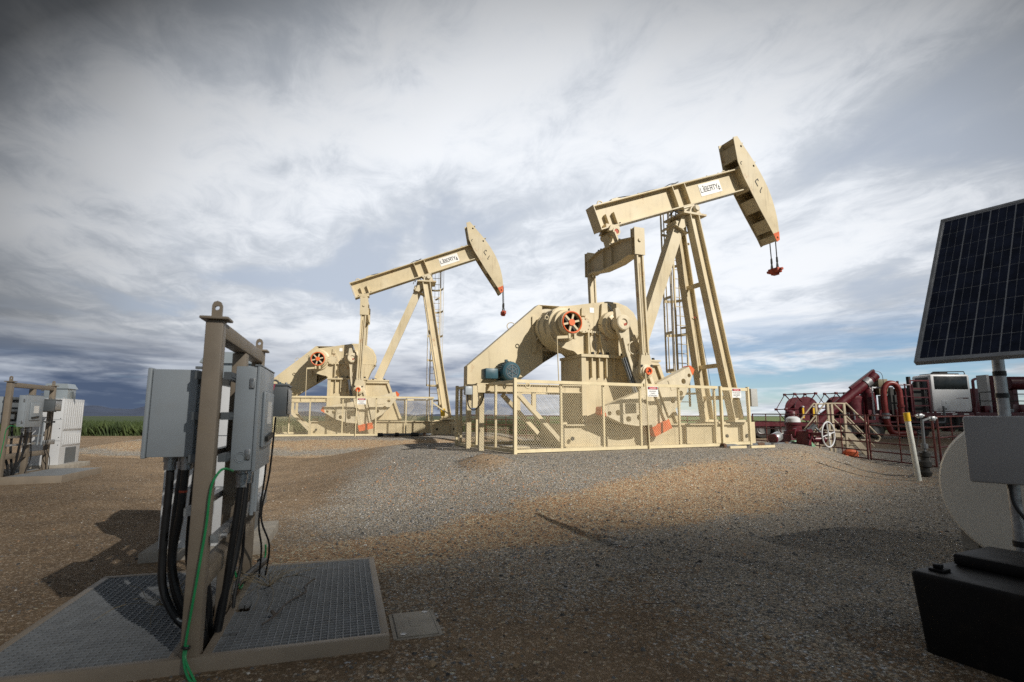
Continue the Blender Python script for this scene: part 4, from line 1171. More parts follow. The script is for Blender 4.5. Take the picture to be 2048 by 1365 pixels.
# --- grating platform
def grating_platform(label):
    root = thing('grating_platform', label, 'platform', RO, RZ, 'grating platforms')
    m = MB()
    x0, x1, y0, y1, zt = -1.0, 1.0, -.07, 1.71, .115
    for a in ((x0, x1, y0, y0 + .045), (x0, x1, y1 - .045, y1)): m.box(a[0], a[1], a[2], a[3], -.12, zt, .004)
    for a in ((x0, x0 + .045), (x1 - .045, x1)): m.box(a[0], a[1], y0 + .0455, y1 - .0455, -.12, zt, .004)
    for xx in (-.10, .055): m.box(xx, xx + .045, y0 + .046, y1 - .046, .02, zt - .004)
    m.build('frame', TAUPE, root)
    m = MB(); m.box(x0 + .046, x1 - .046, y0 + .046, y1 - .046, -.02, .012); m.build('dark_pit_floor', DARK, root)  # dark plate stands in for the shade under the grating
    frp = mat('grey_fibreglass', (.235, .25, .265), .6, var=.16, scale=9, dust=.15)
    for xa, xb, notch in ((-.953, -.103, []), (.103, .953, [(.08, .20, .24), (.08, .60, .72)])):
        m = MB(); p = .040
        n = int((xb - xa) / p)
        for i in range(n + 1):
            xx = xa + (xb - xa) * i / n
            segs = [(y0 + .048, y1 - .048)]
            for nx, ya, yb in notch:
                if xx < xa + nx: segs = [s2 for s in segs for s2 in ((s[0], min(s[1], ya)), (max(s[0], yb), s[1])) if s2[1] > s2[0]]
            for ya, yb in segs: m.box(xx - .0026, xx + .0026, ya, yb, zt - .030, zt - .003)
        n2 = int((y1 - y0 - .1) / p)
        for j in range(n2 + 1):
            yy = y0 + .049 + (y1 - y0 - .098) * j / n2
            xs = xa
            for nx, ya, yb in notch:
                if ya < yy < yb: xs = xa + nx
            m.box(xs, xb, yy - .0026, yy + .0026, zt - .030, zt - .0028)
        m.build('grating', frp, root, smooth=False, normals=False)
    return root

# --- rack frame
def equipment_rack(label):
    root = thing('equipment_rack', label, 'equipment rack', RO, RZ, 'equipment racks')
    H = 1.86
    for v in (0.0, .785, 1.57):
        m = MB(); m.box(-.045, .045, v - .045, v + .045, .0, H if v != .785 else H - .10, .008)
        m.build('post', TAUPE, root)
        if v != .785:
            m = MB(); m.box(-.072, .072, v - .072, v + .072, H + .0005, H + .016, .004); m.build('cap_plate', TAUPE, root)
            m = MB(); m.sheet([(-.026, H + .0165), (.026, H + .0165), (.026, H + .085), (.018, H + .105), (0, H + .113), (-.018, H + .105), (-.026, H + .085)], lambda p: (p[0], v - .012, p[1]), lambda p: (p[0], v + .012, p[1]), [circ(0, H + .072, .013, 12)])
            m.build('lifting_eye', TAUPE, root)
    for a, b in ((.051, 1.519),):
        m = MB(); m.box(-.045, .045, a, b, H - .095, H - .006, .008); m.build('top_rail', TAUPE, root)
    for a, b in ((.051, .734), (.836, 1.519)):
        m = MB(); m.box(-.045, .045, a, b, .42, .515, .008); m.build('lower_rail', TAUPE, root)
    # slotted channels that carry the boxes
    for z in (1.555, 1.33, 1.10):
        for x in (-.072, .072):
            m = MB(); m.box(x - .02, x + .02, .02, 1.60, z - .021, z + .021); m.box(x + (.0205 if x > 0 else -.024), x + (.024 if x > 0 else -.0205), .03, 1.59, z - .008, z + .008)
            m.build('strut', GREYD, root)
    m = MB(); m.box(.051, .093, -.02, 1.66, .66, .70); m.build('strut', GALV, root)
    m = MB(); m.box(-.093, -.051, .02, 1.55, .80, .84); m.build('strut', GALV, root)
    for v in (.08, .72, 1.45):
        m = MB(); m.cyl((.094, v, .68), (.115, v, .68), .016, n=8); m.build('clamp_bolt', GALV, root)
    m = MB(); m.box(.094, .125, 1.18, 1.60, .63, .73, .004); m.build('pipe_clamp', GALV, root)
    m = MB(); m.cyl((-.051, .18, .10), (-.051, .20, .38), .012, n=8); m.torus((-.055, .02, .30), (0, 1, 0), .03, .006, 12, 6, 0, 200); m.build('cable_hook', GALV, root)
    return root

def box_loc(u, v, z): return RO + RU * u + RV * v + Vector((0, 0, z))

def switch_box(label):
    root = thing('safety_switch', label, 'electrical box', box_loc(0.09, .14, 1.02), RZ, 'safety switches')
    W, D, H = .115, .60, .60
    m = MB(); m.box(0.003, W, 0, D, 0, H, .005); m.build('body', GREYP, root)
    m = MB(); m.box(W + .002, W + .022, -.008, D + .008, -.008, H + .004, .005); m.box(W - .01, W + .026, -.012, D + .012, H + .0045, H + .010)
    dr = m.build('door', GREYP, root)
    m = MB(); m.box(W + .0225, W + .042, .12, D - .10, .12, H - .14, .012); m.build('raised_cover', GREYP, dr)
    m = MB(); m.box(W + .0425, W + .0435, .22, .40, .26, .40); m.build('label_plate', SIGNW, dr)
    m = MB(); m.bar((W + .05, .16, .17), (W + .05, .40, .19), .022, .03); m.build('handle', DARK, dr)
    for z in (.09, .50):
        m = MB(); m.box(W - .035, W - .008, -.009, -.001, z - .03, z + .03, .002); m.cyl((W - .018, -.010, z + .02), (W - .018, -.014, z + .02), .006, n=8); m.cyl((W - .018, -.010, z - .02), (W - .018, -.014, z - .02), .006, n=8); m.build('hinge', GALV, root)
    m = MB(); m.torus((.055, -.002, .075), (0, 1, 0), .030, .0022, 24, 5); m.torus((.055, -.002, .075), (0, 1, 0), .021, .0022, 24, 5); m.build('knockout', GREYP, root)
    return root

def junction_cabinet(label):
    root = thing('junction_cabinet', label, 'electrical box', box_loc(-.345, .11, 1.105), RZ, 'junction cabinets')
    m = MB(); m.box(.026, .25, 0, .58, 0, .485, .004); m.build('body', GREYP, root)
    m = MB(); m.box(0, .022, -.006, .586, -.006, .491, .006); m.build('door', GREYP, root)
    m = MB(); m.box(.2225, .2450, -.0005, .58, -.008, -.002); m.build('gasket', BLACK, root)
    return root

def relay_box(label):
    root = thing('relay_box', label, 'electrical box', box_loc(.10, 1.02, 1.325), RZ, 'relay boxes')
    m = MB(); m.box(0, .19, 0, .30, 0, .225, .006); m.build('body', GREYD, root)
    m = MB(); m.box(-.004, .196, -.006, .306, .2255, .243, .006); lid = m.build('lid', GREYD, root)
    m = MB(); m.torus((.10, .02, .245), (0, 1, 0), .025, .007, 12, 6, 0, 360); m.build('lifting_loop', GREYD, lid)
    for yy in (.05, .24):
        m = MB(); m.cyl((.175, yy, .244), (.175, yy, .256), .009, n=8); m.build('screw', GALV, lid)
    m = MB(); m.box(.1965, .20, .02, .28, .02, .205, .003); m.build('front_plate', GALV, root)
    return root

def drive_cabinet(label):
    root = thing('drive_cabinet', label, 'cabinet', box_loc(-.88, 2.52, .12), RZ, 'drive cabinets')
    W, D, H = .72, 1.0, 1.50
    m = MB(); m.box(0, W, 0, D, 0, H, .008)
    m.use(1)
    for i in range(2): m.box(.004, W - .004, -.0025, -.0005, H * (.36 + .32 * i), H * (.36 + .32 * i) + .006)
    body = m.build('body', [WHITE, GREYD], root)
    # louvred side
    for za, zb in ((.78, 1.46), (.42, .74)):
        m = MB(); m.box(W + .002, W + .012, .06, D - .06, za, zb, .004)
        for k in range(9):
            yy = .10 + k * (D - .2) / 8
            m.box(W + .0125, W + .026, yy - .012, yy + .012, za + .03, zb - .03)
        m.build('louvre_panel', WHITE, root)
    m = MB(); m.box(W + .002, W + .006, .28, .80, .02, .38); m.build('cable_opening', GREYD, root)
    for z in (.45, .62, .82, 1.05):
        for xx in (.52, .68):
            m = MB(); m.cyl((xx, -.001, z), (xx, -.006, z), .010, n=8); m.build('bolt', DARK, root)
    m = MB()
    for xx in (.06, W - .06): m.torus((xx, .1, H + .02), (1, 0, 0), .02, .006, 12, 6)
    m.box(.02, W - .02, .05, .12, H + .0005, H + .006)
    m.build('lifting_bracket', GALV, root)
    return root
def hood_box(label):
    root = thing('transformer_hood', label, 'electrical box', box_loc(-.68, 2.75, 1.621), RZ, 'hood boxes')
    m = MB(); m.box(0, .46, 0, .42, 0, .24, .004); m.build('body', GALV if False else mat('pale_grey_metal', (.36, .41, .44), .35, .3, var=.08, scale=3), root)
    m = MB(); m.hexa([(-.03, -.03, .241), (.49, -.03, .241), (.49, .45, .241), (-.03, .45, .241), (.03, .02, .36), (.43, .02, .36), (.43, .40, .36), (.03, .40, .36)]); m.build('roof', mat('pale_grey_metal', (.36, .41, .44)), root)
    m = MB(); m.box(-.07, -.002, .02, .08, .10, .125); m.box(-.07, -.002, .02, .08, .18, .205); m.bar((.48, .2, .18), (.54, .2, -.1), .03, .03); m.build('side_bracket', GREYD, root)
    return root
def pad_block(label):
    m = MB(); m.box(0, 1.02, 0, 1.3, -.1, .12, .012)
    o = m.build('concrete_pad', CONC); o.location = box_loc(-1.0, 2.42, 0); o.rotation_euler = (0, 0, RZ)
    return tag(o, label, 'concrete pad', 'concrete pads')

def cable(name, label, pts, r, m=BLACK, group=None, fit=None, n=6, tape=None, cat='cable'):
    """pts in rack axes"""
    root = thing(name, label, cat, RO, RZ, group)
    mb = MB(); mb.tube(spline(pts, n), r, 10); mb.build('hose' if r > .012 else 'wire', m, root)
    if fit:
        p = V3(pts[0]); mb = MB(); mb.lathe([(r * 1.15, -.075), (r * 1.5, -.075), (r * 1.5, -.03), (r * 1.75, -.03), (r * 1.75, .0), (r * 1.3, .005), (r * 1.3, .02)], p, (0, 0, 1), 14); mb.build('fitting', fit, root)
    if tape:
        for t in tape:
            a = spline(pts, n); k = int(t * (len(a) - 2)); mb = MB(); mb.cyl(a[k], a[k] + (a[k + 1] - a[k]).normalized() * .012, r * 1.05, n=12); mb.build('tape_band', CARR, root)
    return root

def rack_set(far):
    w = 'further' if far else 'nearer'; tail = 'in the distance at the far left' if far else 'in the left foreground'
    R_ = []
    R_.append(grating_platform('grey grating platform with taupe frame ' + tail))
    R_.append(equipment_rack('taupe steel post rack carrying grey electrical boxes ' + tail))
    R_.append(switch_box('tall blue-grey safety switch on the right side of the %s rack' % w))
    R_.append(junction_cabinet('wide grey junction cabinet on the left side of the %s rack' % w))
    R_.append(relay_box('small dark grey box on the back right of the %s rack' % w))
    R_.append(drive_cabinet('white louvred cabinet on a concrete pad behind the %s rack' % w))
    R_.append(hood_box('pale grey hood box above the white cabinet behind the %s rack' % w))
    R_.append(pad_block('pale concrete pad under the white cabinet behind the %s rack' % w))
    g = 'black hoses of the %s rack' % w
    L = [[(-.235, .25, 1.10), (-.23, .25, .95), (-.235, .25, .60), (-.215, .24, .38), (-.13, .22, .22), (-.02, .22, .13), (.03, .25, .02)],
         [(-.19, .34, 1.10), (-.20, .32, .85), (-.20, .30, .50), (-.14, .28, .28), (-.05, .28, .16), (.02, .3, .02)],
         [(-.15, .24, 1.10), (-.16, .24, .80), (-.185, .25, .52), (-.12, .24, .30), (-.03, .25, .18), (.02, .27, .03)],
         [(-.12, .38, 1.10), (-.13, .36, .8), (-.12, .34, .5), (-.06, .34, .3), (0, .34, .02)],
         [(-.14, .50, 1.10), (-.10, .46, .85), (-.07, .42, .55), (-.02, .42, .25), (.0, .42, .02)]]
    for i, p in enumerate(L):
        R_.append(cable('power_hose', 'thick black hose looping down under the junction cabinet of the %s rack' % w, p, .021, BLACK, g, GALV, tape=[.17] if i == 2 else None))
    g2 = 'black hoses under the safety switch of the %s rack' % w
    Rr = [[(.135, .30, .985), (.125, .30, .80), (.105, .30, .55), (.085, .30, .28), (.06, .28, .05)],
          [(.13, .52, .985), (.125, .50, .75), (.10, .45, .45), (.06, .36, .22), (.05, .30, .04)],
          [(.11, .66, .985), (.10, .72, .7), (.09, .80, .4), (.075, .70, .16), (.085, .66, .03)]]
    for i, p in enumerate(Rr):
        R_.append(cable('switch_hose', 'black hose running down from the safety switch of the %s rack' % w, p, .020 if i < 2 else .010, BLACK, g2, GALV))
    R_.append(cable('thin_cable', 'thin black cable hanging behind the small dark box of the %s rack' % w, [(.17, 1.15, 1.32), (.15, 1.2, .9), (.125, 1.22, .55), (.15, 1.25, .35), (.14, 1.3, .13)], .007, BLACK, 'thin black cables of the %s rack' % w))
    R_.append(cable('thin_cable', 'thin black cable hanging behind the small dark box of the %s rack' % w, [(.20, 1.20, 1.32), (.175, 1.25, .9), (.135, 1.25, .58), (.20, 1.28, .36), (.18, 1.33, .13)], .007, BLACK, 'thin black cables of the %s rack' % w))
    for k, v in enumerate((.95, 1.10)):
        R_.append(cable('conduit', 'grey rigid conduit beside the small dark box of the %s rack' % w, [(.11, v, 1.10), (.11, v, .9), (.105, v, .64)], .014, GREYP, 'rigid conduits of the %s rack' % w))
    R_.append(cable('ground_wire', 'bright green wire running down the front post of the %s rack' % w, [(.115, .12, 1.02), (.09, -.02, 1.045), (.06, -.055, 1.0), (.045, -.062, .93), (.038, -.064, .76), (.022, -.064, .58), (.002, -.064, .37), (-.014, -.066, .20), (-.014, -.085, .12), (.03, -.15, .05), (.11, -.20, .012)], .0066, GREEN, 'green wires of the racks'))
    m = MB(); m.tube(spline([(-.004, -.07, .18), (-.006, -.088, .12), (.045, -.15, .06), (.085, -.19, .015)], 5), .006, 8); m.build('wire', GREEN, R_[-1])
    m = MB(); m.torus((-.01, -.072, .17), (.15, .1, 1), .016, .007, 14, 6); m.build('tape_band', BLACK, R_[-1])
    return R_
for o in rack_set(False): pass
for o in rack_set(True):
    o.location = Vector(o.location) + (FO - RO)
cable('green_lead', 'short green wire loop on the back of the grating platform in the left foreground', [(.14, 1.58, .30), (.13, 1.60, .18), (.05, 1.3, .13), (.06, 1.0, .14), (.03, .9, .30)], .007, GREEN)
m = MB(); m.tube(spline([(.09, 1.66, .15), (.13, 1.58, .17), (.02, 1.0, .15), (.03, .80, .14)], 6), .028, 10); t = m.build('hose_bundle', BLACK); t.location = RO; t.rotation_euler = (0, 0, RZ); tag(t, 'black hose lying in the slot of the nearer grating platform', 'cable')
# strip of marker tape
m = MB(); m.sheet([(0, 0), (.055, .03), (.065, .075), (.02, .06)], lambda p: (p[0], 0, p[1]), lambda p: (p[0], .006, p[1])); m.use(1).sheet([(-.01, .0), (.03, .05), (.02, .09), (-.015, .06)], lambda p: (p[0], .007, p[1]), lambda p: (p[0], .013, p[1]))
t = m.build('marker_tape', [PINK, BLACK]); t.location = box_loc(.145, .99, 1.49); t.rotation_euler = (0, 0, RZ); tag(t, 'pink and black tape tied between the two grey boxes of the nearer rack', 'tape')

# dry weed and twig on the grating
def weed(label, u, v, n, spread, seed):
    rr = random.Random(seed); m = MB()
    for i in range(n):
        a = rr.random() * 6.28; p = Vector((0, 0, .0)); pts = [p.copy()]
        d = Vector((math.cos(a), math.sin(a), .35 + .4 * rr.random()))
        for k in range(4):
            p = p + d * spread * (.15 + .15 * rr.random()); d += Vector((rr.uniform(-.5, .5), rr.uniform(-.5, .5), rr.uniform(-.45, .05))); pts.append(p.copy())
            if p.z < .004: p.z = .004
        m.tube(pts, .0016, 4)
        q = pts[2]; m.tube([q, q + Vector((rr.uniform(-.05, .05), rr.uniform(-.05, .05), .02))], .0012, 4)
    o = m.build('dry_weed', DRYW, smooth=False); o.location = box_loc(u, v, .123); o.rotation_euler = (0, 0, RZ)
    return tag(o, label, 'dry weed')
weed('dry tangled weed lying on the right half of the nearer grating', .24, 1.05, 26, .42, 3)
weed('dry yellowish weed lying on the left half of the nearer grating', -.36, .82, 18, .34, 5)
m = MB(); m.tube(spline([(.30, .28, .127), (.36, .40, .135), (.40, .62, .13), (.50, .80, .135), (.49, .92, .14), (.55, 1.02, .16)], 5), .006, 6)
m.tube(spline([(.36, .40, .135), (.33, .42, .15), (.35, .38, .14)], 3), .009, 6)
t = m.build('twig', mat('grey_twig', (.12, .10, .085), .8, var=.3, scale=20)); t.location = RO; t.rotation_euler = (0, 0, RZ); tag(t, 'grey bent twig lying across the right half of the nearer grating', 'twig')

# --- valve box lid in the ground
lb = thing('ground_box', 'pale rectangular ground box lid beside the corner of the grating platform', 'ground box', (-.608, 3.575, .012), R(17))
m = MB(); m.xy([(-.145, -.20), (-.125, -.215), (.125, -.215), (.145, -.20), (.145, .20), (.125, .215), (-.125, .215), (-.145, .20)], -.05, .035); m.build('rim', CONC, lb)
m = MB(); m.box(-.118, .118, -.195, .195, .0355, .043, .003); m.box(-.03, .03, -.06, .06, .0432, .0455); lid = m.build('lid', CONC, lb)
for xx, yy in ((.085, .165), (-.085, -.165)):
    m = MB(); m.lathe([(0, 0), (.013, 0), (.015, .002), (.018, .002)], (xx, yy, .0435), (0, 0, 1), 16); m.build('bolt', GALV, lid)
m = MB(); m.box(-.122, -.119, -.20, .20, .0352, .0385); m.box(.119, .122, -.20, .20, .0352, .0385); m.build('gap', DARK, lb)

# a few larger stones on the dirt
sts = [(-.66, 2.95), (-.28, 3.25), (-.98, 2.86), (-.42, 3.02), (.02, 3.05), (1.55, 3.5), (-2.2, 6.2), (.8, 4.6)]
bm = bmesh.new(); bmesh.ops.create_icosphere(bm, subdivisions=2, radius=.026)
for v in bm.verts: v.co *= 1 + .35 * noise.noise(v.co * 45); v.co.z *= .7
sme = bpy.data.meshes.new('stone'); bm.to_mesh(sme); bm.free(); sme.materials.append(STONE)
for i, (x, y) in enumerate(sts):
    o = bpy.data.objects.new('stone', sme); COL.objects.link(o); o.location = (x, y, ground_h(x, y) + .008); o.rotation_euler = (0, 0, i * 1.3); o.scale = (.6 + .12 * (i % 4),) * 3
    tag(o, 'tan stone lying loose on the dirt in the foreground', 'stone', 'loose stones')
for lab, pts in (('dark curved twig lying on the dirt in front of the grating platform', [(-.95, 2.86, .012), (-.84, 2.90, .02), (-.74, 2.97, .014)]), ('thin dark twig lying on the gravel right of the ground box lid', [(.92, 4.02, .02), (1.0, 4.0, .03), (1.08, 4.03, .02)])):
    m = MB(); m.tube(spline(pts, 5), .004, 5); tag(m.build('twig', MATS['grey_twig']), lab, 'twig')

# ------------------------------------------------------------------ right foreground: solar post, tank, black containment
PA = R(58); n2 = Vector((-math.sin(PA), -math.cos(PA), 0)); e1 = Vector((math.cos(PA), -math.sin(PA), 0))
TL = R(58); upv = Vector((-n2.x * math.cos(TL), -n2.y * math.cos(TL), math.sin(TL))); nrm = e1.cross(upv)
BL = Vector((2.978, 3.984, 1.724)); PW, PH = .67, 1.48
if nrm.dot(n2) < 0: nrm = -nrm
sp = thing('solar_array', 'tilted dark solar panel with aluminium frame at the right edge', 'solar panel', BL)
def SP(a, b, c=0.0): return e1 * a + upv * b + nrm * c
def slab(m, a0, a1, b0, b1, c0, c1): m.hexa([SP(a0, b0, c0), SP(a1, b0, c0), SP(a1, b1, c0), SP(a0, b1, c0), SP(a0, b0, c1), SP(a1, b0, c1), SP(a1, b1, c1), SP(a0, b1, c1)])
m = MB(); fr = .022
slab(m, 0, PW, 0, fr, -.04, .004); slab(m, 0, PW, PH - fr, PH, -.04, .004); slab(m, 0, fr, fr + .0005, PH - fr - .0005, -.04, .004); slab(m, PW - fr, PW, fr + .0005, PH - fr - .0005, -.04, .004)
m.build('frame', ALU, sp)
m = MB(); slab(m, fr + .0005, PW - fr - .0005, fr + .0005, PH - fr - .0005, -.012, -.004); m.build('backing_sheet', mat('panel_grid', (.42, .43, .44), .3, var=.05), sp)
m = MB(); ci, cj = 4, 9; mx, my = fr + .006, fr + .012
cw, chh = (PW - 2 * mx) / ci, (PH - 2 * my) / cj
for i in range(ci):
    for j in range(cj):
        x0 = mx + i * cw + .0026; x1 = mx + (i + 1) * cw - .0026; y0 = my + j * chh + .0022; y1 = my + (j + 1) * chh - .0022
        w3 = (x1 - x0 - .0036) / 4 if False else (x1 - x0) / 3
        for k in range(3): slab(m, x0 + k * w3 + .0016, x0 + (k + 1) * w3 - .0016, y0, y1, -.0035, -.0020)
m.build('cells', CELL, sp, smooth=False)
for a in (.22, .42):
    m = MB(); m.cyl(SP(a, .0, -.018), SP(a, -.004, -.018), .004, n=8); m.build('screw', GALV, sp)

pb = Vector((3.575, 3.955, 0))
pole = thing('solar_post', 'grey steel post carrying the solar panel', 'post', pb)
m = MB(); m.cyl((0, 0, -.1), (0, 0, 2.22), .036, n=24); m.build('pipe', GALV, pole)
m = MB(); m.cyl((0, 0, 2.20), (0, 0, 2.30), .045, n=20); q = BL + SP(PW * .5, PH * .45, -.05) - pb; m.bar((0, 0, 2.25), q, .06, .08); m.bar(q - e1 * .3, q + e1 * .3, .04, .04); m.build('mount_arm', GALV, pole)
for z in (1.62, 1.46): m = MB(); m.lathe([(.037, 0), (.040, 0), (.040, .035), (.037, .035)], (0, 0, z), (0, 0, 1), 24); m.build('strap', BLACK, pole)
m = MB(); m.cyl((0, 0, .42), (0, 0, .46), .043, n=20); m.build('strap', BLACK, pole)

BA = R(52); be1 = Vector((math.cos(BA), -math.sin(BA), 0)); 
bn = Vector((-math.sin(BA), -math.cos(BA), 0))
eb = thing('enclosure_box', 'plain grey enclosure box fixed to the solar post', 'box', Vector((3.345, 4.05, .855)), -BA)
m = MB(); m.box(0, .62, -.02, .15, 0, .475, .022); m.build('housing', BOXG, eb)
m = MB(); m.box(.005, .615, .1505, .165, .05, .42, .003); m.build('rear_plate', GALV, eb)
m = MB(); m.cyl((.21, .06, -.03), (.21, .06, .002), .016, n=12); m.build('gland', BLACK, eb)
def ebp(a, b, z): q = be1 * a - bn * b; return (3.345 + q.x, 4.05 + q.y, z)
m = MB(); m.tube(spline([ebp(.21, .06, .84), ebp(.22, .055, .72), ebp(.27, .05, .62), ebp(.33, .06, .52), ebp(.345, .06, .36), ebp(.35, .05, .10)], 6), .011, 8)
tag(m.build('cable', BLACK), 'black cable dropping from the grey enclosure box on the solar post', 'cable')

ta = R(62); te1 = Vector((math.cos(ta), -math.sin(ta), 0)); tn = Vector((math.sin(ta), math.cos(ta), 0))   # tn: axis, away from the camera
tk = thing('storage_tank', 'off-white horizontal storage tank behind the solar post', 'tank', (4.24, 4.60, 0), math.atan2(tn.y, tn.x))
m = MB(); r = .612; m.lathe([(0, -.05), (r * .5, -.042), (r * .8, -.028), (r * .96, -.010), (r, .015), (r, 1.5), (r * .9, 1.55), (0, 1.6)], (0, 0, .71), (1, 0, 0), 64); m.build('shell', TANKM, tk)
m = MB()
for xx in (.12, 1.2): m.xz([(xx - .06, -.02), (xx + .06, -.02), (xx + .06, .55), (xx - .06, .55)], -.50, -.38); m.box(xx - .06, xx + .06, .38, .50, -.02, .55); m.box(xx - .06, xx + .06, -.48, .48, .05, .16)
m.build('cradle', CONC, tk)

ca_ = R(64); ce1 = Vector((math.cos(ca_), -math.sin(ca_), 0)); ce2 = Vector((math.sin(ca_), math.cos(ca_), 0))
cb = thing('containment_box', 'large black plastic containment box on the ground at the right edge', 'containment box', (2.365, 3.29, -.02), -ca_)
# local x = ce1, y = ce2
m = MB(); bmx = bmesh.new(); bmesh.ops.create_cube(bmx, size=1)
for v in bmx.verts:
    top = v.co.z > 0; e = .035 if top else 0
    v.co = Vector((-e if v.co.x < 0 else 1.25 + e, -e if v.co.y < 0 else .78 + e, .462 if top else -.05))
bmesh.ops.bevel(bmx, geom=bmx.edges[:], offset=.022, segments=3, affect='EDGES', profile=.5)
m.frombm(bmx); m.build('body', PLAST, cb)
m = MB(); m.box(.02, 1.15, .32, .74, .4625, .53, .015); m.build('raised_lid', PLAST, cb)
m = MB(); m.box(.02, .10, .05, .13, .4625, .478, .004); m.box(.035, .075, .07, .11, .4785, .50, .004); m.build('cap', PLAST, cb)
m = MB(); m.cyl((.66, -.012, .26), (.66, -.03, .26), .022, n=14); m.build('plug', GALV, cb)

# ------------------------------------------------------------------ rails, stile, wellhead and pipes on the right
def rail_panel(label, p, q, H=1.38, z0=.0, group='red pipe rail panels'):
    p, q = V3(p), V3(q); d = q - p; L = math.hypot(d.x, d.y)
    root = thing('rail_panel', label, 'rail panel', p, math.atan2(d.y, d.x), group)
    dz = d.z
    def pt(s, z): return (s, 0, z + dz * s / L)
    for s in (0.0, L):
        m = MB(); m.cyl(pt(s, -.15), pt(s, H), .026, n=10); m.build('post', RAILM, root)
    k = max(1, int(L / 1.25))
    for i in range(1, k + 1):
        s = L * i / (k + 1); m = MB(); m.cyl(pt(s, .10), pt(s, H), .018, n=8); m.build('upright', RAILM, root)
    for z in (.10, .33, .58, .82, 1.08, H - .02):
        m = MB(); m.cyl(pt(.02, z), pt(L - .02, z), .020, n=8); m.build('rail', RAILM, root)
    return root
RPTS = [(9.72, 22.1, .05), (10.10, 19.35, .03), (10.52, 16.2, -.01), (10.86, 14.05, -.05)]
LB = ['red pipe rail panel behind the wellhead, furthest of the run along the stile', 'red pipe rail panel in front of the beige stile steps', 'red pipe rail panel behind the white pole with yellow cap']
for (a, b), lab in zip(zip(RPTS[:-1], RPTS[1:]), LB):
    a, b = V3(a), V3(b); d = (b - a).normalized() * .05
    rail_panel(lab, a + d, b - d)
rail_panel('red pipe rail panel partly hidden behind the grey enclosure box', (10.98, 14.1, -.05), (13.9, 16.4, -.03))
FP = [(9.5, 22.7, .05), (5.6, 24.3, .05), (1.7, 25.9, .06), (-2.3, 27.4, .10)]
LB2 = ['red pipe rail panel beyond the right end of the nearer pump jack', 'red pipe rail panel seen through the mesh behind the nearer pump jack', 'red pipe rail panel seen between the two pump jacks']
for (a, b), lab in zip(zip(FP[:-1], FP[1:]), LB2):
    a, b = V3(a), V3(b); d = (b - a).normalized() * .05; rail_panel(lab, a + d, b - d, 1.30)

# beige stile with steps down both sides
st = thing('stile', 'beige steel stile with handrails over the pipes behind the red rails', 'stile', (11.1, 19.0, -.12), 0)
STB = mat('dull_beige', (.46, .39, .28), .6, var=.12, scale=3, dust=.3)
def side(y):
    m = MB(); m.bar((.28, y, .95), (1.15, y, -.05), .04, .20, (0, 0, 1)); m.build('stringer', STB, st)
    m = MB(); m.bar((-.28, y, .95), (-1.10, y, -.05), .04, .20, (0, 0, 1)); m.build('stringer', STB, st)
    m = MB()
    m.tube(spline([(-1.32, y, .55), (-1.28, y, .80), (-.42, y, 1.82), (-.30, y, 1.87), (.30, y, 1.87), (.42, y, 1.82), (1.34, y, .82), (1.40, y, .70), (1.33, y, .60), (1.22, y, .62)], 4), .026, 8)
    m.tube([(.28, y, 1.38), (1.20, y, .42)], .022, 8); m.tube([(-.28, y, 1.38), (-1.12, y, .42)], .022, 8)
    m.build('handrail', STB, st)
    for x in (-.28, .28):
        m = MB(); m.box(x - .035, x + .035, y - .03, y + .03, .0, 1.86); m.build('upright', STB, st)
for y in (-.36, .36): side(y)
m = MB(); m.box(-.32, .32, -.34, .34, .93, .97); m.build('landing', STB, st)
for sgn in (-1, 1):
    for k in range(3):
        x = sgn * (.28 + .22 * (k + 1)); z = .95 - .25 * (k + 1)
        m = MB(); m.box(x - .11, x + .11, -.335, .335, z - .02, z + .015); m.build('step', STB, st)

# wellhead
wx, wy = 9.10, 17.75
wz = ground_h(wx, wy)
wh = thing('wellhead', 'maroon wellhead housing with a white triangle emblem', 'wellhead', (wx, wy, wz), R(16))
m = MB(); m.box(-.33, .33, -.28, .28, .0, .46, .02); m.build('housing', RED, wh)
m = MB(); m.lathe([(.0, .461), (.30, .461), (.30, .56), (.24, .58), (.24, .74), (.27, .76), (.27, .84), (.0, .84)], (.05, 0, 0), (0, 0, 1), 26); m.build('flange_stack', RED, wh)
m = MB(); m.lathe([(.22, .841), (.21, .96), (.12, 1.02), (0, 1.03)], (.05, 0, 0), (0, 0, 1), 24); m.build('white_cap', WHITE, wh)
m = MB(); m.sheet([(-.09, .12), (.09, .12), (.02, .36), (-.02, .36)], lambda p: (p[0] + .02, -.2805, p[1]), lambda p: (p[0] + .02, -.2835, p[1]), [[(-.03, .17), (.03, .17), (0, .28)]]); m.build('emblem', SIGNW, wh)
lettering('15', SIGNW, wh, (-.19, -.2815, .36), (1, 0, 0), (0, 0, 1), .07, .10)
m = MB(); m.cyl((.33, 0, .28), (1.15, -.15, .28), .10, n=16); m.lathe([(.10, 0), (.17, 0), (.17, .06), (.10, .06)], (.62, -.05, .28), (1, -.18, 0), 18); m.lathe([(.10, 0), (.17, 0), (.17, .06), (.10, .06)], (1.0, -.12, .28), (1, -.18, 0), 18); m.build('side_pipe', RED, wh)
m = MB(); m.tube(spline([(.40, -.2, .62), (.55, -.3, .70), (.75, -.4, .50), (.95, -.45, .38)], 5), .035, 8); m.cyl((.48, -.25, .60), (.60, -.33, .76), .07, n=12); m.build('gauge_line', STEEL, wh)
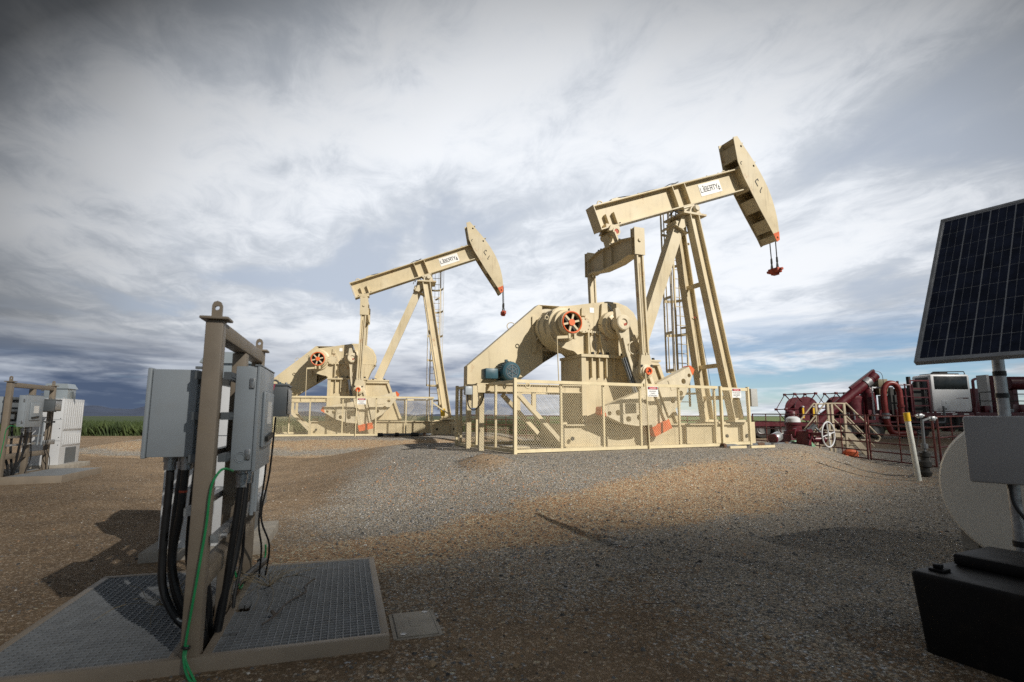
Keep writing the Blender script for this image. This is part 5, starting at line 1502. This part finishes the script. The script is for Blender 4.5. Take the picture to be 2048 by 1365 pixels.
# handwheel valve
hw = thing('handwheel_valve', 'valve with a big white spoked handwheel in front of the stile', 'valve', (9.02, 16.15, ground_h(9.02, 16.15)), R(34))
hz = .80 - ground_h(9.02, 16.15)
m = MB(); m.torus((0, -.30, hz), (0, 1, 0), .36, .020, 36, 8)
for k in range(4):
    t = R(10 + 90 * k); m.bar((0, -.30, hz), (.36 * math.cos(t), -.30, hz + .36 * math.sin(t)), .022, .03, (0, 1, 0))
m.lathe([(0, 0), (.06, 0), (.06, .06), (0, .06)], (0, -.34, hz), (0, 1, 0), 16); m.build('handwheel', WHITE, hw)
m = MB(); m.cyl((0, -.28, hz), (0, .25, hz), .05, n=14); m.lathe([(0, 0), (.15, 0), (.15, .08), (.10, .08), (.10, .4), (.16, .4), (.16, .5), (0, .5)], (0, .2, hz), (0, 1, 0), 20); m.box(-.10, .10, .25, .6, 0, hz); m.build('valve_body', RED, hw)
# white pole and black valve stack
gz = ground_h(8.5, 11.62)
wp = thing('marker_pole', 'white pipe pole with a yellow cap in front of the red rails', 'pole', (8.53, 11.6, gz), 0)
m = MB(); m.tube([(0, 0, -.1), (-.12, 0, 1.24 - gz)], .053, 18); m.build('pipe', mat('dusty_white_pipe', (.66, .66, .60), .5, var=.12, scale=5, dust=.35), wp)
m = MB(); m.tube([(-.118, 0, 1.22 - gz), (-.132, 0, 1.40 - gz)], .060, 18); m.build('cap', YELL, wp)
gz = ground_h(9.2, 12.3)
vs_ = thing('valve_stack', 'black pipe stack with valves and grey taps behind the white pole', 'valve', (9.18, 12.3, gz), 0)
m = MB(); m.cyl((0, 0, -.05), (.06, 0, .55), .055, n=14); m.lathe([(.0, .02), (.12, .02), (.14, .10), (.09, .14), (.09, .20), (.13, .22), (.13, .32), (.08, .36), (.08, .42), (.11, .44), (.11, .52), (0, .52)], (.0, 0, 0), (.08, 0, 1), 16); m.build('pipe', DARK, vs_)
m = MB(); m.cyl((.05, 0, .52), (.06, 0, 1.25 - gz), .03, n=10); m.lathe([(.0, 0), (.07, 0), (.07, .10), (0, .10)], (.055, 0, .62), (0, 0, 1), 10); m.cyl((.06, 0, 1.22 - gz), (.30, 0, 1.30 - gz), .028, n=10); m.build('riser', STEEL, vs_)
for xx, hh in ((.02, 1.28), (.30, 1.22)):
    m = MB(); m.box(xx - .05, xx + .05, -.05, .05, hh - gz, hh + .10 - gz, .02); m.cyl((xx - .09, 0, hh + .06 - gz), (xx + .09, 0, hh + .06 - gz), .03, n=10); m.build('tap', GALV, vs_)
m = MB(); m.tube(spline([(9.10, 12.25, .9), (8.95, 12.2, .5), (8.9, 12.1, .2), (8.6, 12.0, gz + .02)], 6), .014, 6); tag(m.build('cable', BLACK), 'thin black cable at the foot of the white pole', 'cable')
# green casting, small barrel, ground pipes
gx_, gy_ = 8.95, 17.0; gz = ground_h(gx_, gy_)
gc = thing('pump_casting', 'pale green valve casting lying on the gravel by the wellhead', 'valve', (gx_, gy_, gz), R(10))
m = MB(); m.lathe([(0, -.16), (.10, -.14), (.17, -.05), (.18, .05), (.12, .14), (0, .17)], (.05, 0, .16), (0, 1, .2), 22); m.box(-.30, .0, -.10, .10, .02, .18, .03); m.bar((.12, 0, .22), (.36, -.05, -.04), .14, .16); m.build('casting', GRN, gc)
m = MB(); m.lathe([(.06, 0), (.12, 0), (.12, .05), (.06, .05)], (-.02, -.12, .22), (0, -1, .3), 16); m.build('port', RUSTY, gc)
def ground_pipe(label, p, q, r, parts, name='ground_pipe'):
    root = thing(name, label, 'pipe', p, math.atan2(q[1] - p[1], q[0] - p[0])); L = math.hypot(q[0] - p[0], q[1] - p[1]); dz = q[2] - p[2]
    m = MB(); m.cyl((0, 0, r), (L, 0, r + dz), r, n=14); m.build('pipe', STEEL, root)
    for s, w, k, mm in parts:
        m = MB(); m.cyl((L * s, 0, r + dz * s), (L * s + w, 0, r + dz * s), r * k, n=14); m.build('coupling', mm, root)
    return root
def gp(x, y, d=.0): return (x, y, ground_h(x, y) + d)
ground_pipe('dark steel pipe with couplings lying along the gate end of the nearer guard', gp(5.45, 14.25), gp(8.75, 16.85), .045, [(.0, .12, 1.5, RUSTY), (.24, .25, 1.35, GALV), (.42, .35, 1.3, RUSTY), (.60, .2, 1.25, DARK), (.80, .2, 1.3, RUSTY)])
for lab, p, q in (('short cream timber lying in front of the ground pipe', (5.55, 14.0), (6.05, 14.2)), ('cream board lying in front of the ground pipe, nearest the gate', (6.15, 14.15), (6.95, 14.55))):
    m = MB(); m.bar(gp(p[0], p[1], .03), gp(q[0], q[1], .03), .05, .06); tag(m.build('board', FENCEM), lab, 'board', 'cream boards on the gravel')
sb = thing('small_barrel', 'small shiny barrel lying at the right end of the nearer guard', 'barrel', gp(7.75, 16.2), R(20))
m = MB(); m.lathe([(0, 0), (.13, 0), (.14, .02), (.14, .30), (.13, .32), (0, .32)], (-.15, -.1, .15), (1, .25, .25), 22); m.build('drum', ALU, sb)
m = MB(); m.lathe([(.0, 0), (.145, 0), (.145, .07), (0, .07)], (-.18, -.107, .143), (1, .25, .25), 22); m.build('rim', RED, sb)
m = MB(); m.lathe([(.02, -.10), (.14, -.06), (.20, .03), (.16, .10), (0, .12)], (0, 0, .08), (.2, .1, 1), 14); m.box(-.3, .25, -.05, .05, .0, .05)
t = m.build('orange_valve', mat('faded_orange', (.55, .12, .05), .6, var=.3, scale=12)); t.location = gp(9.6, 15.6); t.rotation_euler = (0, 0, R(20)); tag(t, 'orange capped fitting lying on the slope below the stile', 'fitting')
cpb = thing('control_box', 'plain light grey control box beside the gate end of the nearer guard', 'box', loc1(7.62, .34, 1.08), R(26.5))
m = MB(); m.box(0, .26, -.10, .10, 0, .50, .01); m.build('housing', mat('pale_grey_box', (.42, .42, .40), .5), cpb); m = MB(); m.box(.10, .14, .101, .14, -1.1, .4); m.build('stand', GALV, cpb)
# pipes in front of the further pump jack
q0 = loc2(5.3, -.55, 0); q1 = loc2(7.4, -.45, 0)
ground_pipe('dark rods and pipe lying in front of the further pump jack', (q0[0], q0[1], PAD + .03), (q1[0], q1[1], PAD + .03), .05, [(.0, .2, 1.4, DARK), (.32, .15, 1.5, DARK), (.62, .3, 1.5, DARK), (.85, .1, 1.3, RUSTY)])
ws = thing('leaning_stand', 'cream stand leaning at the gate end of the further pump jack', 'stand', loc2(8.0, .3, 0), R(12.5))
m = MB(); m.bar((-.55, 0, 1.4), (.85, -.1, .42), .07, .05); m.bar((.85, -.1, .42), (.55, -.1, .52), .06, .06); m.box(.2, .9, -.16, -.04, .48, .55); m.cyl((.45, -.1, .0), (.45, -.1, .5), .03, n=8); m.build('arm', FENCEM, ws)
m = MB(); m.box(-.16, .02, -.04, .02, .80, 1.12); m.build('yellow_tag', YELL, ws)

# ------------------------------------------------------------------ red frac equipment in the distance
def wheel(root, x, y, r=.52, w=.30):
    m = MB(); m.lathe([(r * .55, 0), (r * .9, 0), (r, .04), (r, w - .04), (r * .9, w), (r * .55, w)], (x, y, r), (0, 1, 0), 28); o = m.build('wheel', TYRE, root)
    m = MB(); m.lathe([(0, .06), (r * .30, .05), (r * .34, .09), (r * .5, .06), (r * .56, .01)], (x, y, r), (0, 1, 0), 24); m.build('rim', mat('dull_rim', (.16, .155, .15), .5, .4, var=.2), o)
def reel(root, x, y, z, r=.74, nframe=6):
    m = MB(); m.lathe([(0, -.62), (r, -.62), (r, -.56), (r * .45, -.54), (r * .45, .54), (r, .56), (r, .62), (0, .62)], (x, y, z), (0, 1, 0), 36); d = m.build('hose_reel', RED, root)
    m = MB(); rr = 1.30
    P = [(x + rr * math.cos(R(60 * k + 2)), z + rr * math.sin(R(60 * k + 2)) * .82) for k in range(6)]
    for s in (-.62, .62):
        for k in range(6):
            a, b = P[k], P[(k + 1) % 6]
            m.cyl((a[0], y + s, a[1]), (b[0], y + s, b[1]), .022, n=6)
            m.cyl((a[0], y + s, a[1]), (x + r * .7 * math.cos(R(60 * k + 2)), y + s, z + r * .7 * math.sin(R(60 * k + 2))), .035, n=6)
        for a in P: m.box(a[0] - .09, a[0] + .09, y + s - .06, y + s + .06, a[1] - .07, a[1] + .07, .02)
    for a in P: m.cyl((a[0], y - .62, a[1]), (a[0], y + .62, a[1]), .03, n=6)
    m.build('reel_frame', RED, d)
    return d
tr = thing('hose_trailer', 'red flatbed trailer carrying hose reels, furthest left of the red machines', 'trailer', (18.0, 34.0, 0), 0)
m = MB(); m.box(-3.9, 3.2, -1.2, 1.3, .78, .95); m.box(-3.9, 3.2, -.5, -.3, .5, .775); m.box(-3.9, 3.2, .3, .5, .5, .775); m.box(-3.9, 3.2, -1.25, -1.2, .72, .98); m.box(1.5, 3.4, -1.1, 1.1, .955, 1.2); m.build('deck', RED, tr)
for x in (-3.0, -1.75): wheel(tr, x, -1.2); wheel(tr, x, .95)
reel(tr, .2, .2, 1.78); reel(tr, 3.0, .6, 1.85)
for x in (-.10, .55):
    m = MB(); m.box(x - .05, x + .05, -.56, -.50, 1.2, 1.85); m.build('support', YELL, tr)
    m = MB(); m.lathe([(0, 0), (.08, .01), (.08, .08), (0, .1)], (x, -.53, 1.85), (0, 0, 1), 12); m.build('lamp', WHITE, tr)
m = MB(); m.cyl((-.9, -.6, .951), (-.9, -.6, 1.35), .38, n=24); m.lathe([(.36, 1.351), (.30, 1.6), (.1, 1.68), (0, 1.69)], (-.9, -.6, 0), (0, 0, 1), 24); m.build('pot', RED, tr)

bl = thing('blender_truck', 'maroon blender truck with a slanting auger tube and an upturned red pipe', 'truck', (22.0, 33.5, 0), 0)
m = MB(); m.box(-3.2, 3.0, -.45, -.25, .62, .92); m.box(-3.2, 3.0, .55, .75, .62, .92); m.box(-3.0, 3.0, -1.0, 1.2, .925, 1.02); m.box(-2.7, .2, -1.0, -.6, 1.02, 1.10); m.bar((-.1, -1.0, 1.05), (.6, -1.0, .75), .06, .08); m.build('chassis', RED, bl)
for x in (-1.95, -.30): wheel(bl, x, -1.0, .50); wheel(bl, x, .8, .50)
m = MB(); m.tube([(-3.6, -.2, .75), (-3.1, -.2, 1.15), (.15, -.2, 3.62)], .29, 20); m.tube([(.15, -.2, 3.62), (.40, -.2, 3.85)], [.31, .31], 20); m.bar((-1.2, -.2, 3.02), (.35, -.2, 4.12), .22, .16); m.build('auger_tube', RED, bl)
m = MB(); m.tube([(-.30, -.2, 3.28), (.0, -.2, 3.51)], .32, 20); m.build('steel_band', GALV, bl)
m = MB(); m.tube(spline([(.3, -.3, 4.1), (.75, -.3, 3.9), (.8, -.3, 3.1), (.7, -.3, 2.7)], 5), .015, 5); m.tube(spline([(.2, -.3, 3.6), (.45, -.3, 3.2), (.3, -.3, 3.0)], 5), .012, 5); m.build('wiring', BLACK, bl)
m = MB(); m.cyl((-.9, .2, 1.03), (-.9, .2, 2.45), .62, n=28); m.lathe([(.62, 2.451), (.5, 2.6), (0, 2.62)], (-.9, .2, 0), (0, 0, 1), 28); m.build('mixing_tub', RED, bl)
m = MB(); m.cyl((.2, .3, 1.03), (.2, .3, 2.75), .42, n=24); m.cyl((.45, .1, 2.98), (1.0, .1, 2.98), .13, n=14); m.lathe([(.42, 2.751), (.30, 3.1), (.2, 3.35), (0, 3.36)], (.2, .3, 0), (0, 0, 1), 24); m.box(-.2, 1.3, -.2, 1.1, 1.1, 1.7); m.build('surge_tank', RED, bl)
m = MB(); m.tube(spline([(-.15, -.65, 1.1), (-.15, -.65, 2.9), (-.05, -.65, 3.02), (.55, -.65, 3.02)], 4), .05, 8); m.build('vent_pipe', WHITE, bl)
m = MB(); m.box(.50, 1.08, -.30, .60, 3.08, 3.58, .02); m.hexa([(.50, -.3, 3.07), (1.08, -.3, 3.07), (1.08, .6, 3.07), (.5, .6, 3.07), (.56, -.25, 2.62), (1.02, -.25, 2.62), (1.02, .55, 2.62), (.56, .55, 2.62)][4:] + [(.50, -.3, 3.07), (1.08, -.3, 3.07), (1.08, .6, 3.07), (.5, .6, 3.07)]); m.build('hopper', mat('olive_drab', (.17, .15, .09), .6), bl)
m = MB(); m.tube(spline([(1.9, -1.05, .32), (1.0, -1.05, .30), (.55, -1.05, .38), (.40, -1.05, .70), (.26, -1.05, 1.2), (.24, -1.05, 2.5), (.30, -1.05, 2.95), (.52, -1.05, 3.22), (.75, -1.05, 3.28), (1.0, -1.05, 3.18), (1.16, -1.05, 2.9), (1.20, -1.05, 2.5), (1.20, -1.05, .9)], 6), .165, 18); m.build('suction_pipe', REDP, bl)
for x, z, mm in ((.25, 1.38, STEEL), (.25, 1.18, GALV), (1.2, 1.85, REDP)):
    m = MB(); m.lathe([(.17, 0), (.21, 0), (.21, .13), (.17, .13)], (x, -1.05, z), (0, 0, 1), 20); m.build('pipe_joint', mm, bl)
m = MB()
for x in (1.62, 2.05):
    m.tube(spline([(x - .25, -.7, 1.03), (x - .25, -.7, 3.05), (x - .15, -.7, 3.18), (x + .1, -.7, 3.18), (x + .2, -.7, 3.05), (x + .2, -.7, 1.03)], 4), .035, 8)
m.bar((1.4, -.7, 2.5), (2.3, -.7, 2.5), .04, .05); m.build('guard_rail', RED, bl)
m = MB(); m.box(1.2, 2.2, -.3, .9, 1.03, 2.6); m.cyl((1.9, .2, 2.6), (1.9, .2, 3.0), .25, n=16); m.box(1.4, 1.6, .0, .3, 2.6, 3.1); m.build('engine', DARK, bl)

pt_ = thing('pump_truck', 'red pump truck with a white windowed cab', 'truck', (27.0, 33.0, 0), 0)
m = MB(); m.box(-1.42, .98, 0, 1.6, 1.56, 3.86, .13); cab = m.build('cab', mat('bright_white_enamel', (.84, .85, .86), .4, var=.04, scale=2, dust=.08), pt_)
m = MB(); m.box(-1.24, .80, -.006, .004, 2.94, 3.74, .003); m.build('window', GLASS, cab)
m = MB(); m.box(-1.425, -1.418, .2, 1.3, 2.9, 3.7); m.build('side_window', GLASS, cab)
m = MB(); m.box(-.90, -.48, -.010, .003, 1.62, 2.28, .01)
m.use(1).box(-.72, -.64, -.014, -.0105, 1.72, 1.80); m.box(-.66, -.63, -.014, -.0105, 2.05, 2.18); m.build('hatch', [WHITE, DARK], cab)
m = MB()
for i, (x, w, z) in enumerate(((.02, .07, 2.36), (.12, .10, 2.39), (.27, .12, 2.40), (.42, .05, 2.37), (.49, .06, 2.37), (.57, .05, 2.37), (.64, .05, 2.37), (.71, .05, 2.37))): m.box(x, x + w, -.0105, .003, z, z + (.03 if i < 3 else .07))
m.build('lettering', RAILM, cab)
m = MB(); m.box(-1.1, .5, .2, 1.3, 3.875, 3.93); m.tube([(-1.2, .3, 3.88), (-1.0, .3, 4.02), (.9, .3, 4.05), (.95, .3, 3.88)], .03, 6); m.box(-.6, -.1, .3, .9, 3.94, 4.03); m.build('roof_rack', DARK, cab)
m = MB()
for x in (-2.72, -1.62):
    m.box(x - .05, x + .05, -.05, .05, 1.3, 3.52); m.box(x - .05, x + .05, 1.0, 1.1, 1.3, 3.52)
for z in (1.5, 1.95, 2.45, 2.98, 3.47): m.box(-2.665, -1.675, -.04, .04, z - .04, z + .04)
m.build('access_frame', RED, pt_)
m = MB(); m.box(-2.6, -1.7, .2, 1.4, 1.35, 3.05); m.cyl((-2.35, .6, 3.05), (-2.35, .6, 3.75), .12, n=12); m.cyl((-1.9, .6, 3.05), (-1.9, .6, 3.4), .2, n=12); m.build('engine', DARK, pt_)
m = MB(); m.box(-3.0, 5.2, -.1, 1.6, 1.30, 1.54); m.box(-3.0, 5.2, .2, .4, .7, 1.295); m.box(-3.0, 5.2, 1.1, 1.3, .7, 1.295); m.box(1.05, 1.5, .1, 1.5, 1.545, 3.0, .03); m.cyl((1.22, .1, 1.6), (1.22, .1, 3.5), .08, n=12); m.bar((1.22, .1, 3.5), (1.42, .1, 3.6), .12, .12); m.build('chassis', RED, pt_)
m = MB(); m.box(-2.8, 1.6, .1, 1.5, .55, 1.25); m.build('undercarriage', DARK, pt_)
for x in (-2.4, 1.9, 3.3): wheel(pt_, x, -.15); wheel(pt_, x, 1.3)
m = MB()
for x in (-1.1, -.4, .3): m.box(x, x + .3, -.106, -.101, 1.40, 1.48)
m.build('marker_strip', SIGNW, pt_)

rp_ = random.Random(21)
for root, xa, xb, yy in ((bl, -2.6, 2.6, -.75), (pt_, -2.7, 4.6, -.25)):
    for i in range(13):
        x = xa + (xb - xa) * (i + rp_.random()) / 13; z = .45 + .5 * rp_.random(); L_ = .5 + 1.0 * rp_.random(); r_ = .035 + .05 * rp_.random(); y_ = yy + .35 * rp_.random()
        pts = [(x, y_, z), (x + L_ * .8, y_, z), (x + L_, y_, z + .12), (x + L_, y_, z + .5 + .5 * rp_.random())]
        m = MB(); m.tube(spline(pts, 4), r_, 10); m.lathe([(r_, 0), (r_ * 1.7, 0), (r_ * 1.7, .06), (r_, .06)], (x + L_ * .4, y_, z), (1, 0, 0), 12); m.build('pipe', rp_.choice([RED, RED, DARK, REDP, STEEL]), root)
    for i in range(6):
        x = xa + (xb - xa) * (i + rp_.random()) / 6; w_ = .25 + .35 * rp_.random()
        m = MB(); m.box(x, x + w_, yy + .3, yy + .8, 1.03 if root is bl else 1.545, (1.03 if root is bl else 1.545) + .2 + .4 * rp_.random(), .03) if root is bl or x > 1.6 else m.box(x, x + w_, yy + .3, yy + .8, .4, .9, .03)
        m.build('equipment_case', rp_.choice([DARK, RED, STEEL]), root)
rt = thing('tank_truck', 'dark red machine with tanks and lamps behind the solar post', 'truck', (33.0, 36.0, 0), 0)
m = MB(); m.box(-2.6, 4, -.6, 1.4, 1.25, 1.5); m.box(-2.6, 4, .0, .3, .7, 1.245); m.build('chassis', RED, rt)
m = MB(); m.cyl((-.75, .3, 1.5), (-.75, .3, 4.0), .52, n=24); m.build('tank', RED, rt)
m = MB(); m.cyl((.1, .2, 3.5), (2.2, .2, 3.5), .45, n=24); m.box(.2, .5, -.1, .5, 1.5, 3.05); m.build('drum', RED, rt)
m = MB(); m.box(-1.45, -1.28, -.1, .7, 1.5, 4.05); m.build('panel', BOXG, rt)
m = MB(); m.tube([(-2.4, -.5, 1.5), (-2.4, -.5, 2.85), (-1.6, -.5, 2.9)], .04, 6); m.tube([(-2.4, -.5, 2.3), (3.5, -.5, 2.3)], .03, 6); m.tube([(-.2, -.5, 2.75), (3.5, -.5, 2.75)], .03, 6); m.build('guard_rail', DARK, rt)
for x in (-1.1, .55):
    m = MB(); m.lathe([(0, 0), (.22, .02), (.24, .10), (.2, .2)], (x, -.62, 1.75), (0, 1, 0), 20); m.build('lamp', GALV, rt)
for x in (-1.8, 0.9): wheel(rt, x, -.7)
m = MB(); m.box(-2.0, 3.8, -.4, 1.2, .5, 1.2); m.build('undercarriage', DARK, rt)
